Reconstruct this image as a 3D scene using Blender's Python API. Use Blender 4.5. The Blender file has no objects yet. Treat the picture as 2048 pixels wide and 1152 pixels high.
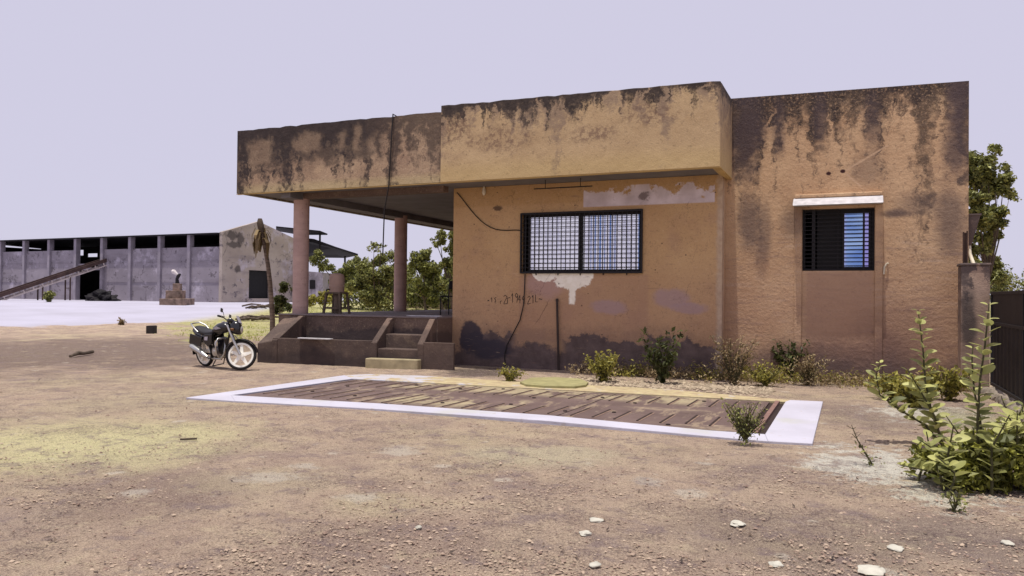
import bpy, bmesh, math, random
import numpy as np
from mathutils import Vector, Matrix, noise as mnoise
random.seed(7); rng = np.random.default_rng(7)
sc = bpy.context.scene
COL = sc.collection
# ------------------------------------------------------------------ camera
F_PX = 1541.0; EYE = 1.55
def _d(x, y):
    return Vector((x-1024.0, y-576.0, F_PX)).normalized()
_X = -_d(-2480, 556); _Y = _d(1702, 600); _Y = (_Y - _X*_X.dot(_Y)).normalized(); _Z = _X.cross(_Y)
if _Z.y > 0: _Z = -_Z
R = Matrix((_X, _Y, _Z))                       # camera frame (right, down, forward) -> world
O = Vector((0, 0, EYE))
cam = bpy.data.cameras.new('camera'); co = bpy.data.objects.new('camera', cam); COL.objects.link(co)
cam.sensor_width = 36; cam.lens = F_PX/2048*36; cam.clip_start = .05; cam.clip_end = 3000
r_, d_, f_ = R @ Vector((1,0,0)), R @ Vector((0,1,0)), R @ Vector((0,0,1))
co.matrix_world = Matrix(((r_.x, -d_.x, -f_.x, 0), (r_.y, -d_.y, -f_.y, 0), (r_.z, -d_.z, -f_.z, EYE), (0,0,0,1)))
sc.camera = co
# ------------------------------------------------------------------ light
SUN_DIR = Vector((-.03, -.14, .99)).normalized()
w = bpy.data.worlds.new('World'); sc.world = w; w.use_nodes = True
wn = w.node_tree; bg = wn.nodes['Background']
sky = wn.nodes.new('ShaderNodeTexSky'); sky.sky_type = 'NISHITA'; sky.sun_disc = False
sky.sun_elevation = math.asin(SUN_DIR.z); sky.sun_rotation = math.atan2(SUN_DIR.x, SUN_DIR.y)
mx = wn.nodes.new('ShaderNodeMix'); mx.data_type = 'RGBA'; mx.inputs[0].default_value = .95
mx.inputs[7].default_value = (6.55, 6.3, 7.85, 1)          # bright even haze
wn.links.new(sky.outputs[0], mx.inputs[6]); wn.links.new(mx.outputs[2], bg.inputs[0]); bg.inputs[1].default_value = .1
sl = bpy.data.lights.new('sun', 'SUN'); sl.energy = 4.3; sl.angle = math.radians(.5); sl.color = (1, .95, .86)
so = bpy.data.objects.new('sun', sl); COL.objects.link(so); so.rotation_mode = 'QUATERNION'
so.rotation_quaternion = SUN_DIR.to_track_quat('Z', 'Y'); so.location = (0, 0, 30)
sc.view_settings.view_transform = 'Standard'; sc.view_settings.look = 'None'
sc.view_settings.exposure = 0.0; sc.view_settings.gamma = 1.0
# ------------------------------------------------------------------ helpers
def ss(a, b, x):
    t = min(1, max(0, (x-a)/(b-a))); return t*t*(3-2*t)
def gz(x, y):                                  # the land rises a little towards the far shed
    return .85*ss(28, 62, math.hypot(x, y))
def ray(x, y): return R @ _d(x, y)
def G(x, y, z=None):                           # a point of the ground (or of height z)
    r = ray(x, y)
    if z is not None: return O + r*((z-EYE)/r.z)
    t = 2.0
    while t < 400:
        p = O + r*t
        if p.z <= gz(p.x, p.y): return p
        t += .01 if t < 40 else .1
    return p
def FY(x, y, Y): r = ray(x, y); return O + r*(Y/r.y)
def FX(x, y, X): r = ray(x, y); return O + r*(X/r.x)
def D(x, y, dep): r = ray(x, y); return O + r*(dep/r.dot(f_))
def PL(x, y, p0, e):                           # on the upright plane through p0 along e
    n = Vector((-e.y, e.x, 0)); r = ray(x, y); return O + r*((p0-O).dot(n)/r.dot(n))
offs = {}
def tag(o, label=None, cat=None, group=None, kind=None):
    if label: o['label'] = label
    if cat: o['category'] = cat
    if group: o['group'] = group
    if kind: o['kind'] = kind
    return o
def thing(name, loc, label, cat, group=None):
    o = bpy.data.objects.new(name, None); COL.objects.link(o); o.location = loc; o.empty_display_size = .2
    offs[o.name] = Vector(loc); return tag(o, label, cat, group)
def copy_tree(o, parent=None):
    c = o.copy(); COL.objects.link(c); c.parent = parent
    for ch in [k for k in COL.objects if k.parent == o]: copy_tree(ch, c)
    return c
class MB:
    def __init__(s): s.v = []; s.f = []; s.m = []; s.mi = 0
    def add(s, vs, fs):
        b = len(s.v); s.v += [tuple(p) for p in vs]
        for f in fs: s.f.append([b+i for i in f]); s.m.append(s.mi)
        return s
    def box(s, a, b):
        x0, y0, z0 = a; x1, y1, z1 = b
        return s.add([(x0,y0,z0),(x1,y0,z0),(x1,y1,z0),(x0,y1,z0),(x0,y0,z1),(x1,y0,z1),(x1,y1,z1),(x0,y1,z1)],
                     [(0,3,2,1),(4,5,6,7),(0,1,5,4),(1,2,6,5),(2,3,7,6),(3,0,4,7)])
    def obox(s, c, ex, ey, ez):                # centre and three half-axes
        c, ex, ey, ez = map(Vector, (c, ex, ey, ez)); P = []
        for k in (-1, 1):
            for i, j in ((-1,-1),(1,-1),(1,1),(-1,1)): P.append(c+ex*i+ey*j+ez*k)
        return s.add(P, [(0,3,2,1),(4,5,6,7),(0,1,5,4),(1,2,6,5),(2,3,7,6),(3,0,4,7)])
    def bar(s, a, b, wd, ht, up=(0,0,1)):
        a, b = Vector(a), Vector(b); t = (b-a); L = t.length; t.normalize()
        side = t.cross(Vector(up)); side = side.normalized() if side.length > 1e-4 else Vector((1,0,0))
        u = side.cross(t)
        return s.obox((a+b)/2, t*L/2, side*wd/2, u*ht/2)
    def prism(s, poly, h):                     # plan polygon [(x,y,z)] extruded by vector h
        h = Vector(h); P = [Vector(p) for p in poly]; n = len(P)
        return s.add(P+[p+h for p in P], [tuple(range(n))[::-1], tuple(range(n, 2*n))]+[(i,(i+1)%n,(i+1)%n+n,i+n) for i in range(n)])
    def tube(s, pts, rad, n=8, cap=True):
        pts = [Vector(p) for p in pts]; m = len(pts); rr = rad if hasattr(rad, '__len__') else [rad]*m
        vs = []; prev = None
        for i, p in enumerate(pts):
            t = (pts[min(i+1, m-1)]-pts[max(i-1, 0)]).normalized()
            if prev is None: a = t.orthogonal().normalized()
            else:
                a = prev - t*prev.dot(t); a = a.normalized() if a.length > 1e-5 else t.orthogonal().normalized()
            prev = a; b = t.cross(a)
            for k in range(n):
                an = 2*math.pi*k/n; vs.append(p+(a*math.cos(an)+b*math.sin(an))*rr[i])
        fs = [(i*n+k, i*n+(k+1)%n, (i+1)*n+(k+1)%n, (i+1)*n+k) for i in range(m-1) for k in range(n)]
        if cap: fs += [tuple(range(n))[::-1], tuple(range((m-1)*n, m*n))]
        return s.add(vs, fs)
    def lathe(s, prof, c=(0,0,0), n=24, axis='z', cap=True):
        c = Vector(c); vs = []
        for r, h in prof:
            for k in range(n):
                a = 2*math.pi*k/n; q = (r*math.cos(a), r*math.sin(a))
                vs.append(c + (Vector((q[0], q[1], h)) if axis == 'z' else Vector((q[0], h, q[1])) if axis == 'y' else Vector((h, q[0], q[1]))))
        m = len(prof); fs = [(i*n+k, i*n+(k+1)%n, (i+1)*n+(k+1)%n, (i+1)*n+k) for i in range(m-1) for k in range(n)]
        if cap: fs += [tuple(range(n))[::-1], tuple(range((m-1)*n, m*n))]
        return s.add(vs, fs)
    def loft(s, secs, n=16, pw=2.4):           # (x, zc, halfwidth, halfheight[, yc]) along x
        vs = []
        for q in secs:
            x, zc, hw, hh = q[:4]; yc = q[4] if len(q) > 4 else 0
            for k in range(n):
                a = 2*math.pi*k/n; ca, sa = math.cos(a), math.sin(a)
                vs.append((x, yc+hw*math.copysign(abs(ca)**(2/pw), ca), zc+hh*math.copysign(abs(sa)**(2/pw), sa)))
        m = len(secs); fs = [(i*n+k, i*n+(k+1)%n, (i+1)*n+(k+1)%n, (i+1)*n+k) for i in range(m-1) for k in range(n)]
        fs += [tuple(range(n))[::-1], tuple(range((m-1)*n, m*n))]
        return s.add(vs, fs)
    def blob(s, c, r, seed=0, sub=2, amp=.25, fr=1.5):
        bm = bmesh.new(); bmesh.ops.create_icosphere(bm, subdivisions=sub, radius=1)
        c = Vector(c); r = Vector(r) if hasattr(r, '__len__') else Vector((r, r, r)); vs = []
        for v in bm.verts:
            k = 1+amp*mnoise.noise(v.co*fr+Vector((seed*7.1, seed*3.3, 0)))
            vs.append(c+Vector((v.co.x*r.x, v.co.y*r.y, v.co.z*r.z))*k)
        fs = [[v.index for v in f.verts] for f in bm.faces]; bm.free()
        return s.add(vs, fs)
    def xf(s, M): s.v = [tuple(M @ Vector(p)) for p in s.v]; return s
    def build(s, name, mat, parent=None, local=False, smooth=False, bevel=0, fix=True):
        me = bpy.data.meshes.new(name); off = Vector((0,0,0))
        if parent is not None and not local: off = offs.get(parent.name, Vector((0,0,0)))
        me.from_pydata([(p[0]-off.x, p[1]-off.y, p[2]-off.z) for p in s.v], [], s.f)
        for q in (mat if isinstance(mat, (list, tuple)) else [mat]): me.materials.append(q)
        me.polygons.foreach_set('material_index', s.m)
        if fix:
            bm = bmesh.new(); bm.from_mesh(me); bmesh.ops.recalc_face_normals(bm, faces=bm.faces); bm.to_mesh(me); bm.free()
        if smooth:
            me.polygons.foreach_set('use_smooth', [True]*len(me.polygons))
            try: me.set_sharp_from_angle(angle=math.radians(smooth if smooth is not True else 40))
            except Exception: pass
        me.update()
        o = bpy.data.objects.new(name, me); COL.objects.link(o); o.parent = parent
        if parent is not None: offs[o.name] = off
        if bevel:
            b = o.modifiers.new('bevel', 'BEVEL'); b.width = bevel; b.segments = 2; b.limit_method = 'ANGLE'
        return o
# ------------------------------------------------------------------ material helpers
class NT:
    def __init__(s, name):
        s.mat = bpy.data.materials.new(name); s.mat.use_nodes = True; s.t = s.mat.node_tree; s.n = s.t.nodes
        s.b = s.n['Principled BSDF']; s.g = s.n.new('ShaderNodeNewGeometry'); s.pos = s.g.outputs['Position']
        sx = s.n.new('ShaderNodeSeparateXYZ'); s.t.links.new(s.pos, sx.inputs[0]); s.x, s.y, s.z = sx.outputs
    def put(s, sock, v):
        if hasattr(v, 'is_linked') or isinstance(v, bpy.types.NodeSocket): s.t.links.new(v, sock)
        elif isinstance(v, (tuple, list)) and len(v) == 3 and sock.type == 'RGBA': sock.default_value = (*v, 1)
        else: sock.default_value = v
    def m(s, op, a, b=None, c=None, clamp=False):
        k = s.n.new('ShaderNodeMath'); k.operation = op; k.use_clamp = clamp
        for i, q in enumerate((a, b, c)):
            if q is not None: s.put(k.inputs[i], q)
        return k.outputs[0]
    def ss(s, x, a, b, lo=0.0, hi=1.0):
        k = s.n.new('ShaderNodeMapRange'); k.interpolation_type = 'SMOOTHSTEP'
        s.put(k.inputs[0], x); k.inputs[1].default_value = a; k.inputs[2].default_value = b
        k.inputs[3].default_value = lo; k.inputs[4].default_value = hi; return k.outputs[0]
    def vec(s, x, y, z):
        k = s.n.new('ShaderNodeCombineXYZ')
        for i, q in enumerate((x, y, z)): s.put(k.inputs[i], q)
        return k.outputs[0]
    def noise(s, scale, detail=4, rough=.55, vec=None, dist=0, st=(.3, .7)):
        k = s.n.new('ShaderNodeTexNoise'); s.t.links.new(vec or s.pos, k.inputs['Vector'])
        k.inputs['Scale'].default_value = scale; k.inputs['Detail'].default_value = detail
        k.inputs['Roughness'].default_value = rough; k.inputs['Distortion'].default_value = dist
        q = s.n.new('ShaderNodeMapRange'); s.t.links.new(k.outputs[0], q.inputs[0]); q.inputs[1].default_value, q.inputs[2].default_value = st
        return q.outputs[0]
    def voro(s, scale, feature='F1', vec=None):
        k = s.n.new('ShaderNodeTexVoronoi'); k.feature = feature; s.t.links.new(vec or s.pos, k.inputs['Vector']); k.inputs['Scale'].default_value = scale
        return k.outputs[0]
    def mix(s, f, a, b):
        k = s.n.new('ShaderNodeMix'); k.data_type = 'RGBA'; s.put(k.inputs[0], f); s.put(k.inputs[6], a); s.put(k.inputs[7], b)
        return k.outputs[2]
    def boxm(s, u, v, u0, u1, v0, v1, soft=.02, wob=None):
        if wob is not None: u = s.m('ADD', u, wob); v = s.m('ADD', v, wob)
        a = s.m('MULTIPLY', s.ss(u, u0-soft, u0+soft), s.ss(u, u1-soft, u1+soft, 1.0, 0.0))
        b = s.m('MULTIPLY', s.ss(v, v0-soft, v0+soft), s.ss(v, v1-soft, v1+soft, 1.0, 0.0))
        return s.m('MULTIPLY', a, b)
    def ell(s, u, v, cu, cv, a, b, soft=.3, wob=None):
        p = s.m('POWER', s.m('DIVIDE', s.m('SUBTRACT', u, cu), a), 2.0); q = s.m('POWER', s.m('DIVIDE', s.m('SUBTRACT', v, cv), b), 2.0)
        d = s.m('SQRT', s.m('ADD', p, q))
        if wob is not None: d = s.m('ADD', d, wob)
        return s.ss(d, 1+soft, 1-soft)
    def bump(s, h, st=.3, dist=.02):
        k = s.n.new('ShaderNodeBump'); k.inputs['Strength'].default_value = st; k.inputs['Distance'].default_value = dist
        s.t.links.new(h, k.inputs['Height']); s.t.links.new(k.outputs[0], s.b.inputs['Normal'])
    def out(s, col, rough=.9, metal=0.0, spec=.25):
        s.put(s.b.inputs['Base Color'], col); s.put(s.b.inputs['Roughness'], rough); s.put(s.b.inputs['Metallic'], metal)
        s.b.inputs['Specular IOR Level'].default_value = spec; return s.mat
def simple(name, c, rough=.8, metal=0.0, var=.25, scale=6, bump=.15, spec=.3):
    n = NT(name); k = n.noise(scale, 5)
    d = tuple(v*(1-var) for v in c); l = tuple(min(1, v*(1+var)) for v in c)
    col = n.mix(k, d, l)
    if bump: n.bump(n.noise(scale*5, 4), bump, .01)
    return n.out(col, rough, metal, spec)
def leafmat(name, dark, light, trans=.35, rough=.5):
    n = NT(name); rnd = n.g.outputs['Random Per Island']
    col = n.mix(rnd, dark, light)
    n.out(col, rough, 0, .3)
    tr = n.n.new('ShaderNodeBsdfTranslucent'); n.put(tr.inputs[0], n.mix(.5, col, light))
    ms = n.n.new('ShaderNodeMixShader'); ms.inputs[0].default_value = trans
    n.t.links.new(n.b.outputs[0], ms.inputs[1]); n.t.links.new(tr.outputs[0], ms.inputs[2])
    n.t.links.new(ms.outputs[0], n.n['Material Output'].inputs[0]); return n.mat
def streak(n, ztop, length, dens, sx, hv=None):
    # run-off: each run has its own length, blurred by fine noise and fading as it goes down
    hv = n.m('ADD', hv if hv is not None else n.x, n.m('MULTIPLY', n.m('SUBTRACT', n.noise(3.0, 6, .7), .5), .30))
    s1 = n.noise(1, 4, .68, n.vec(n.m('MULTIPLY', hv, sx), length*3.0, n.m('MULTIPLY', n.z, .12)), st=(.34, .66))
    s2 = n.noise(5.0, 8, .74); s3 = n.noise(1.7, 4, .6)
    ln = n.m('ADD', n.m('MULTIPLY', n.m('POWER', s1, 2.0), length*dens*1.5), .05)
    t = n.m('ADD', n.m('DIVIDE', n.m('SUBTRACT', ztop, n.z), ln), n.m('MULTIPLY', n.m('SUBTRACT', s2, .5), 1.7))
    return n.m('MULTIPLY', n.ss(t, 1.5, .35), n.ss(n.m('ADD', s2, n.m('MULTIPLY', s3, .6)), .2, .6, .7, 1.0))
DARK = (.020, .016, .019)
def grime(n, col, amt=1.0):
    g1 = n.noise(1.3, 8, .68); g2 = n.noise(9, 7, .75); g3 = n.noise(40, 4, .7); g4 = n.noise(19, 6, .75)
    col = n.mix(n.ss(g1, .6, 1.0, 0.0, .4*amt), col, (.20, .12, .095))
    col = n.mix(n.ss(g1, .35, .0, 0.0, .3*amt), col, (.60, .44, .27))
    col = n.mix(n.ss(g2, .70, .95, 0.0, .6*amt), col, (.09, .06, .05))
    col = n.mix(n.m('MULTIPLY', n.ss(g4, .68, .85, 0.0, .65*amt), n.ss(g1, .2, .7)), col, (.06, .04, .036))
    col = n.mix(n.ss(g3, .68, .9, 0.0, .45*amt), col, (.08, .055, .05))
    col = n.mix(n.ss(g4, .3, .1, 0.0, .4*amt), col, (.66, .50, .34))
    return n.mix(n.ss(g3, .3, .05, 0.0, .35*amt), col, (.70, .54, .38))
def wallbump(n, st=.35):
    h = n.m('ADD', n.m('MULTIPLY', n.noise(7, 6, .6), .6), n.m('MULTIPLY', n.noise(45, 3, .6), .25)); n.bump(h, st, .02)

# ================================================================== SETTING
# ---- ground
us = lambda p: (p.x*r_.x+p.y*r_.y, -p.x*r_.y+p.y*r_.x)
def ground_mat():
    n = NT('dirt')
    u = n.m('ADD', n.m('MULTIPLY', n.x, r_.x), n.m('MULTIPLY', n.y, r_.y)); v = n.m('SUBTRACT', n.m('MULTIPLY', n.y, r_.x), n.m('MULTIPLY', n.x, r_.y))
    n1 = n.noise(.35, 5, .6); n2 = n.noise(1.6, 7, .65); n3 = n.noise(12, 6, .7); n4 = n.noise(60, 3, .7)
    col = n.mix(n2, (.45, .325, .25), (.64, .495, .35))
    col = n.mix(n.ss(n1, .45, .95, 0.0, .75), col, (.58, .475, .30))
    col = n.mix(n.ss(n.noise(.8, 5, .6, n.vec(n.x, n.y, 7.0)), .55, .95, 0.0, .5), col, (.30, .215, .20))
    wob = n.m('MULTIPLY', n.m('SUBTRACT', n.noise(1.1, 6, .65), .5), .9); wob2 = n.m('MULTIPLY', n.m('SUBTRACT', n.noise(3.5, 6, .65), .5), .9)
    wob3 = n.m('ADD', n.m('MULTIPLY', n.m('SUBTRACT', n.noise(5, 7, .75), .5), 2.0), wob)
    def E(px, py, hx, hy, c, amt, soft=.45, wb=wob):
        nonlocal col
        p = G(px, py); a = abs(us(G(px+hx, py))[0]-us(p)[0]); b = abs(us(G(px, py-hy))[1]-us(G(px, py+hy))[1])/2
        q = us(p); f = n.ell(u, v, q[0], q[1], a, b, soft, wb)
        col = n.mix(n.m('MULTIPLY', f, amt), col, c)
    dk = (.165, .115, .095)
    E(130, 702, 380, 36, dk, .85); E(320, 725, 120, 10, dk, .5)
    E(1620, 1070, 300, 60, (.22, .165, .14), .45); E(1950, 1090, 160, 70, (.20, .155, .14), .55)
    E(1740, 830, 90, 30, (.25, .19, .17), .5); E(300, 990, 170, 50, (.27, .185, .15), .5); E(780, 1080, 200, 50, (.28, .19, .165), .5)
    E(120, 880, 240, 42, (.78, .72, .38), .9, .8); E(330, 880, 170, 34, (.72, .66, .36), .8, .8); E(300, 800, 180, 26, (.54, .45, .29), .6, .7)
    E(1080, 912, 130, 22, (.60, .53, .36), .7); E(760, 1010, 110, 22, (.57, .48, .30), .6); E(520, 960, 130, 30, (.53, .44, .29), .5)
    for px, py, hx, hy in ((800,901,26,8),(605,932,22,5),(713,995,24,6),(1290,963,20,5),(1375,985,22,6),(540,955,60,8),(1748,1140,34,8),(1915,1027,26,5),(265,985,30,6)):
        E(px, py, hx*1.15, hy*1.15, (.66, .60, .50), .62, .55, wob3)
    E(1790, 935, 120, 42, (.80, .77, .66), .95, .35, wob3); E(1860, 985, 70, 22, (.76, .73, .58), .9, .35, wob3)
    E(1860, 826, 90, 15, (.76, .73, .62), .95, .35, wob3); E(1990, 850, 90, 30, (.50, .47, .27), .8)
    # yellow grassy verge and the white yard by the shed
    def side(p0, p1, soft):
        a, b = us(G(*p0)), us(G(*p1)); dx, dy = b[0]-a[0], b[1]-a[1]; L = math.hypot(dx, dy)
        d = n.m('SUBTRACT', n.m('MULTIPLY', n.m('SUBTRACT', v, a[1]), dx/L), n.m('MULTIPLY', n.m('SUBTRACT', u, a[0]), dy/L))
        d = n.m('ADD', d, n.m('MULTIPLY', n.m('SUBTRACT', n.noise(.5, 6, .65), .5), soft*2.2))
        return n.ss(d, -soft*.5, soft*.5)
    far = n.m('MULTIPLY', n.ss(v, 31, 40), side((455, 606), (575, 645), 1.0))
    col = n.mix(n.m('MULTIPLY', far, .9), col, n.mix(n.noise(2, 5), (.38, .42, .11), (.55, .54, .22)))
    verge = n.m('MULTIPLY', side((330, 690), (560, 668), 1.2), side((350, 655), (395, 690), 1.2))
    col = n.mix(n.m('MULTIPLY', verge, .85), col, n.mix(n2, (.38, .42, .10), (.56, .52, .22)))
    yard = n.m('MULTIPLY', side((0, 660), (300, 647), .8), side((300, 646), (455, 641), .8))
    yard = n.m('MULTIPLY', yard, n.ss(u, us(G(545, 622))[0]+.6, us(G(520, 622))[0]-1.5))
    E(960, 744, 70, 9, (.06, .045, .045), .85, .35, wob2)
    pat = n.ss(n.noise(.9, 4, .6, n.vec(n.x, n.y, 21.0)), .35, .7); n5 = n.noise(26, 5, .75); n6 = n.noise(9, 7, .75, n.vec(n.x, n.y, 4.0))
    col = n.mix(n.ss(n6, .62, .9, 0.0, .5), col, (.25, .17, .155)); col = n.mix(n.ss(n6, .3, .08, 0.0, .55), col, (.56, .46, .35))
    col = n.mix(n.m('MULTIPLY', n.ss(n5, .6, .8, 0.0, .75), pat), col, (.13, .09, .085)); col = n.mix(n.m('MULTIPLY', n.ss(n5, .34, .15, 0.0, .6), pat), col, (.60, .49, .38))
    ck = n.m('MULTIPLY', n.ss(n.voro(26, 'DISTANCE_TO_EDGE', n.vec(n.m('ADD', n.x, n.m('MULTIPLY', n5, .03)), n.m('ADD', n.y, n.m('MULTIPLY', n6, .05)), 0.0)), .12, .01), n.m('MULTIPLY', pat, n.ss(n.noise(3.5, 5, .7, n.vec(n.x, n.y, 55.0)), .35, .65)))
    col = n.mix(n.m('MULTIPLY', ck, .75), col, (.13, .092, .085))
    sp = n.m('ADD', n.voro(1.25, 'F1', n.vec(n.x, n.y, 0.0)), n.m('MULTIPLY', n.m('SUBTRACT', n.noise(9, 5, .7), .5), .12)); col = n.mix(n.ss(sp, .13, .06, 0.0, .6), col, (.74, .67, .55))
    sp = n.m('ADD', n.voro(2.7, 'F1', n.vec(n.x, n.y, 3.0)), n.m('MULTIPLY', n.m('SUBTRACT', n.noise(14, 5, .7), .5), .16)); col = n.mix(n.ss(sp, .12, .05, 0.0, .5), col, (.70, .62, .50))
    n7 = n.noise(95, 4, .75); n8 = n.noise(3.2, 8, .75, n.vec(n.x, n.y, 31.0))
    col = n.mix(n.ss(n8, .52, .85, 0.0, .7), col, (.27, .20, .195)); col = n.mix(n.ss(n8, .36, .1, 0.0, .5), col, (.66, .54, .36))
    col = n.mix(n.ss(n7, .58, .8, 0.0, .75), col, (.12, .085, .08)); col = n.mix(n.ss(n7, .38, .15, 0.0, .6), col, (.72, .60, .46))
    h = n.m('ADD', n.m('MULTIPLY', n3, .5), n.m('MULTIPLY', n.noise(30, 5, .7), .5)); 
    notyard = n.m('SUBTRACT', 1.0, yard)
    col = n.mix(n.m('MULTIPLY', n.ss(n3, .6, .95, 0.0, .5), notyard), col, (.17, .115, .10))
    col = n.mix(n.m('MULTIPLY', n.ss(n.voro(22), .16, .02, 0.0, .55), n.m('MULTIPLY', notyard, n.ss(n2, .35, .75))), col, (.10, .07, .065))
    col = n.mix(n.m('MULTIPLY', n.ss(n4, .7, 1.0, 0.0, .45), notyard), col, (.12, .085, .075))
    col = n.mix(n.m('MULTIPLY', n.ss(n4, .25, 0.0, 0.0, .4), notyard), col, (.52, .43, .33))
    col = n.mix(n.m('MULTIPLY', n.ss(n.noise(4, 6), .7, 1.0, 0.0, .3), yard), col, (.3, .27, .3))
    col = n.mix(yard, col, n.mix(n.noise(.35, 6), (.36, .345, .405), (.43, .415, .50)))
    n.bump(n.m('MULTIPLY', h, notyard), 1.0, .05)
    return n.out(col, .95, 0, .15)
def make_ground():
    rad = [0]; q = 1.2
    while q < 1500: rad.append(q); q *= 1.014 if q < 40 else 1.05
    fa = math.atan2(f_.y, f_.x)
    ang = [fa+math.radians(a) for a in np.concatenate([np.arange(-42, 42, .22), np.arange(42, 318, 4)])]
    n = len(ang); vs = [(0, 0, 0)]; fs = []
    for q in rad[1:]:
        for a in ang:
            x, y = q*math.cos(a), q*math.sin(a); z = gz(x, y)
            if q < 26:
                P = Vector((x, y, 0)); k = 1-ss(20, 26, q)
                wbk = ss(-9.0, -8.6, x)*ss(-.5, -.8, x)*ss(8.75, 9.1, y)*ss(12.5, 12.2, y); k *= 1-ss(-9.6, -9.0, x)*ss(.1, -.4, x)*ss(8.2, 8.6, y)*ss(13.0, 12.6, y); z -= .05*wbk
                z += k*(.012*mnoise.noise(P*.9)+.009*mnoise.noise(P*4.5)+.006*mnoise.noise(P*13))-.006
            vs.append((x, y, z))
    m = len(rad)-1
    fs += [(0, 1+k, 1+(k+1) % n) for k in range(n)]
    fs += [(1+i*n+k, 1+(i+1)*n+k, 1+(i+1)*n+(k+1) % n, 1+i*n+(k+1) % n) for i in range(m-1) for k in range(n)]
    mb = MB(); mb.v = vs; mb.f = fs; mb.m = [0]*len(fs)
    tag(mb.build('ground', ground_mat(), smooth=180, fix=False), kind='structure')
make_ground()

# ================================================================== OFFICE BUILDING
YP, Y1, Y2 = 14.25, 15.39, 15.8
XL, XS, XR = -13.55, -7.95, -2.18             # roof band: left end, step, right end
ZS = 3.95                                      # underside of the roof band
YB = 26.0
def mat_band_left():
    n = NT('stained_parapet_plaster')
    wob = n.m('MULTIPLY', n.m('SUBTRACT', n.noise(3.2, 5, .65), .5), .22)
    c = n.mix(n.noise(2, 6), (.33, .225, .15), (.43, .31, .205))
    c = grime(n, c, 1.0)
    c = n.mix(n.ss(n.z, 4.22, 4.02, 0.0, .55), c, (.50, .41, .22))  # lower edge yellowed for light bounced up from the ground
    s = n.m('MAXIMUM', streak(n, 5.45, 1.3, 1.5, 1.6), streak(n, 5.45, .55, 1.6, 4.0))
    s = n.m('MULTIPLY', s, n.ss(n.x, -8.0, -10.6, .75, 1.0))
    s = n.m('MAXIMUM', s, n.m('MULTIPLY', n.m('MULTIPLY', n.ss(n.m('ADD', n.z, n.m('MULTIPLY', n.m('SUBTRACT', n.noise(2.4, 7, .7), .5), .7)), 4.72, 5.0), n.ss(n.m('ADD', n.x, wob), -8.9, -9.9)), n.ss(n.noise(1, 5, .7, n.vec(n.m('MULTIPLY', n.x, 2.2), 8.0, n.m('MULTIPLY', n.z, .5))), .15, .5, .55, 1.0)))
    low = n.m('MULTIPLY', n.ss(n.m('ADD', n.z, n.m('MULTIPLY', wob, 1.6)), 4.42, 4.72), n.ss(n.x, -9.2, -9.9))
    dark = n.m('MAXIMUM', s, n.m('MULTIPLY', low, .82))
    for x0, x1, z0, z1 in ((-13.2, -12.55, 4.62, 5.2), (-11.85, -11.1, 4.85, 5.2), (-11.65, -11.0, 4.5, 4.66), (-10.6, -10.45, 4.8, 5.2), (-10.2, -10.0, 4.75, 5.3), (-9.75, -9.5, 4.75, 5.05)):
        dark = n.m('MULTIPLY', dark, n.m('SUBTRACT', 1.0, n.m('MULTIPLY', n.boxm(n.x, n.z, x0, x1, z0, z1, .1, wob), .5)))
    dark = n.m('MAXIMUM', dark, n.m('MULTIPLY', n.boxm(n.x, n.z, -12.2, -11.95, 4.4, 5.3, .1, wob), .9))
    dark = n.m('MAXIMUM', dark, n.m('MULTIPLY', n.boxm(n.x, n.z, -13.4, -12.0, 4.42, 4.52, .05, wob), .7))
    dark = n.m('MAXIMUM', dark, n.m('MULTIPLY', n.boxm(n.x, n.z, -9.62, -9.42, 4.5, 5.5, .1, wob), .85))
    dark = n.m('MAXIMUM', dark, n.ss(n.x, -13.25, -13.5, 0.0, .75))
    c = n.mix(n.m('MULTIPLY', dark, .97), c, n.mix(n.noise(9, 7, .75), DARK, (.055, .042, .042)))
    wallbump(n, .45); return n.out(c, .92)
def mat_band_main():
    n = NT('golden_parapet_plaster')
    c = n.mix(n.noise(1.4, 6), (.44, .31, .175), (.55, .405, .235))
    c = grime(n, c, .75)
    c = n.mix(n.ss(n.z, 4.5, 4.05, 0.0, .4), c, (.55, .41, .17))  # ground bounce light painted as a yellow rise towards the bottom
    s = streak(n, 5.55, 1.1, .85, 2.4); c = n.mix(n.m('MULTIPLY', s, .55), c, (.15, .11, .105))
    s = streak(n, 5.56, .45, .95, 5.5); c = n.mix(n.m('MULTIPLY', s, .95), c, n.mix(n.noise(9, 7, .75), (.016, .013, .015), (.07, .055, .05)))
    wob = n.m('MULTIPLY', n.m('SUBTRACT', n.noise(3.2, 6, .65), .5), .7)
    for cx, cz, a, b in ((-6.6, 4.75, .7, .22), (-4.6, 4.7, .5, .16), (-7.6, 5.0, .35, .3), (-3.4, 5.0, .5, .2)):
        c = n.mix(n.m('MULTIPLY', n.ell(n.x, n.z, cx, cz, a, b, .5, wob), n.ss(n.noise(14, 5, .7), .35, .7, .1, .65)), c, (.15, .09, .07))
    wallbump(n, .35); return n.out(c, .9)
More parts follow.
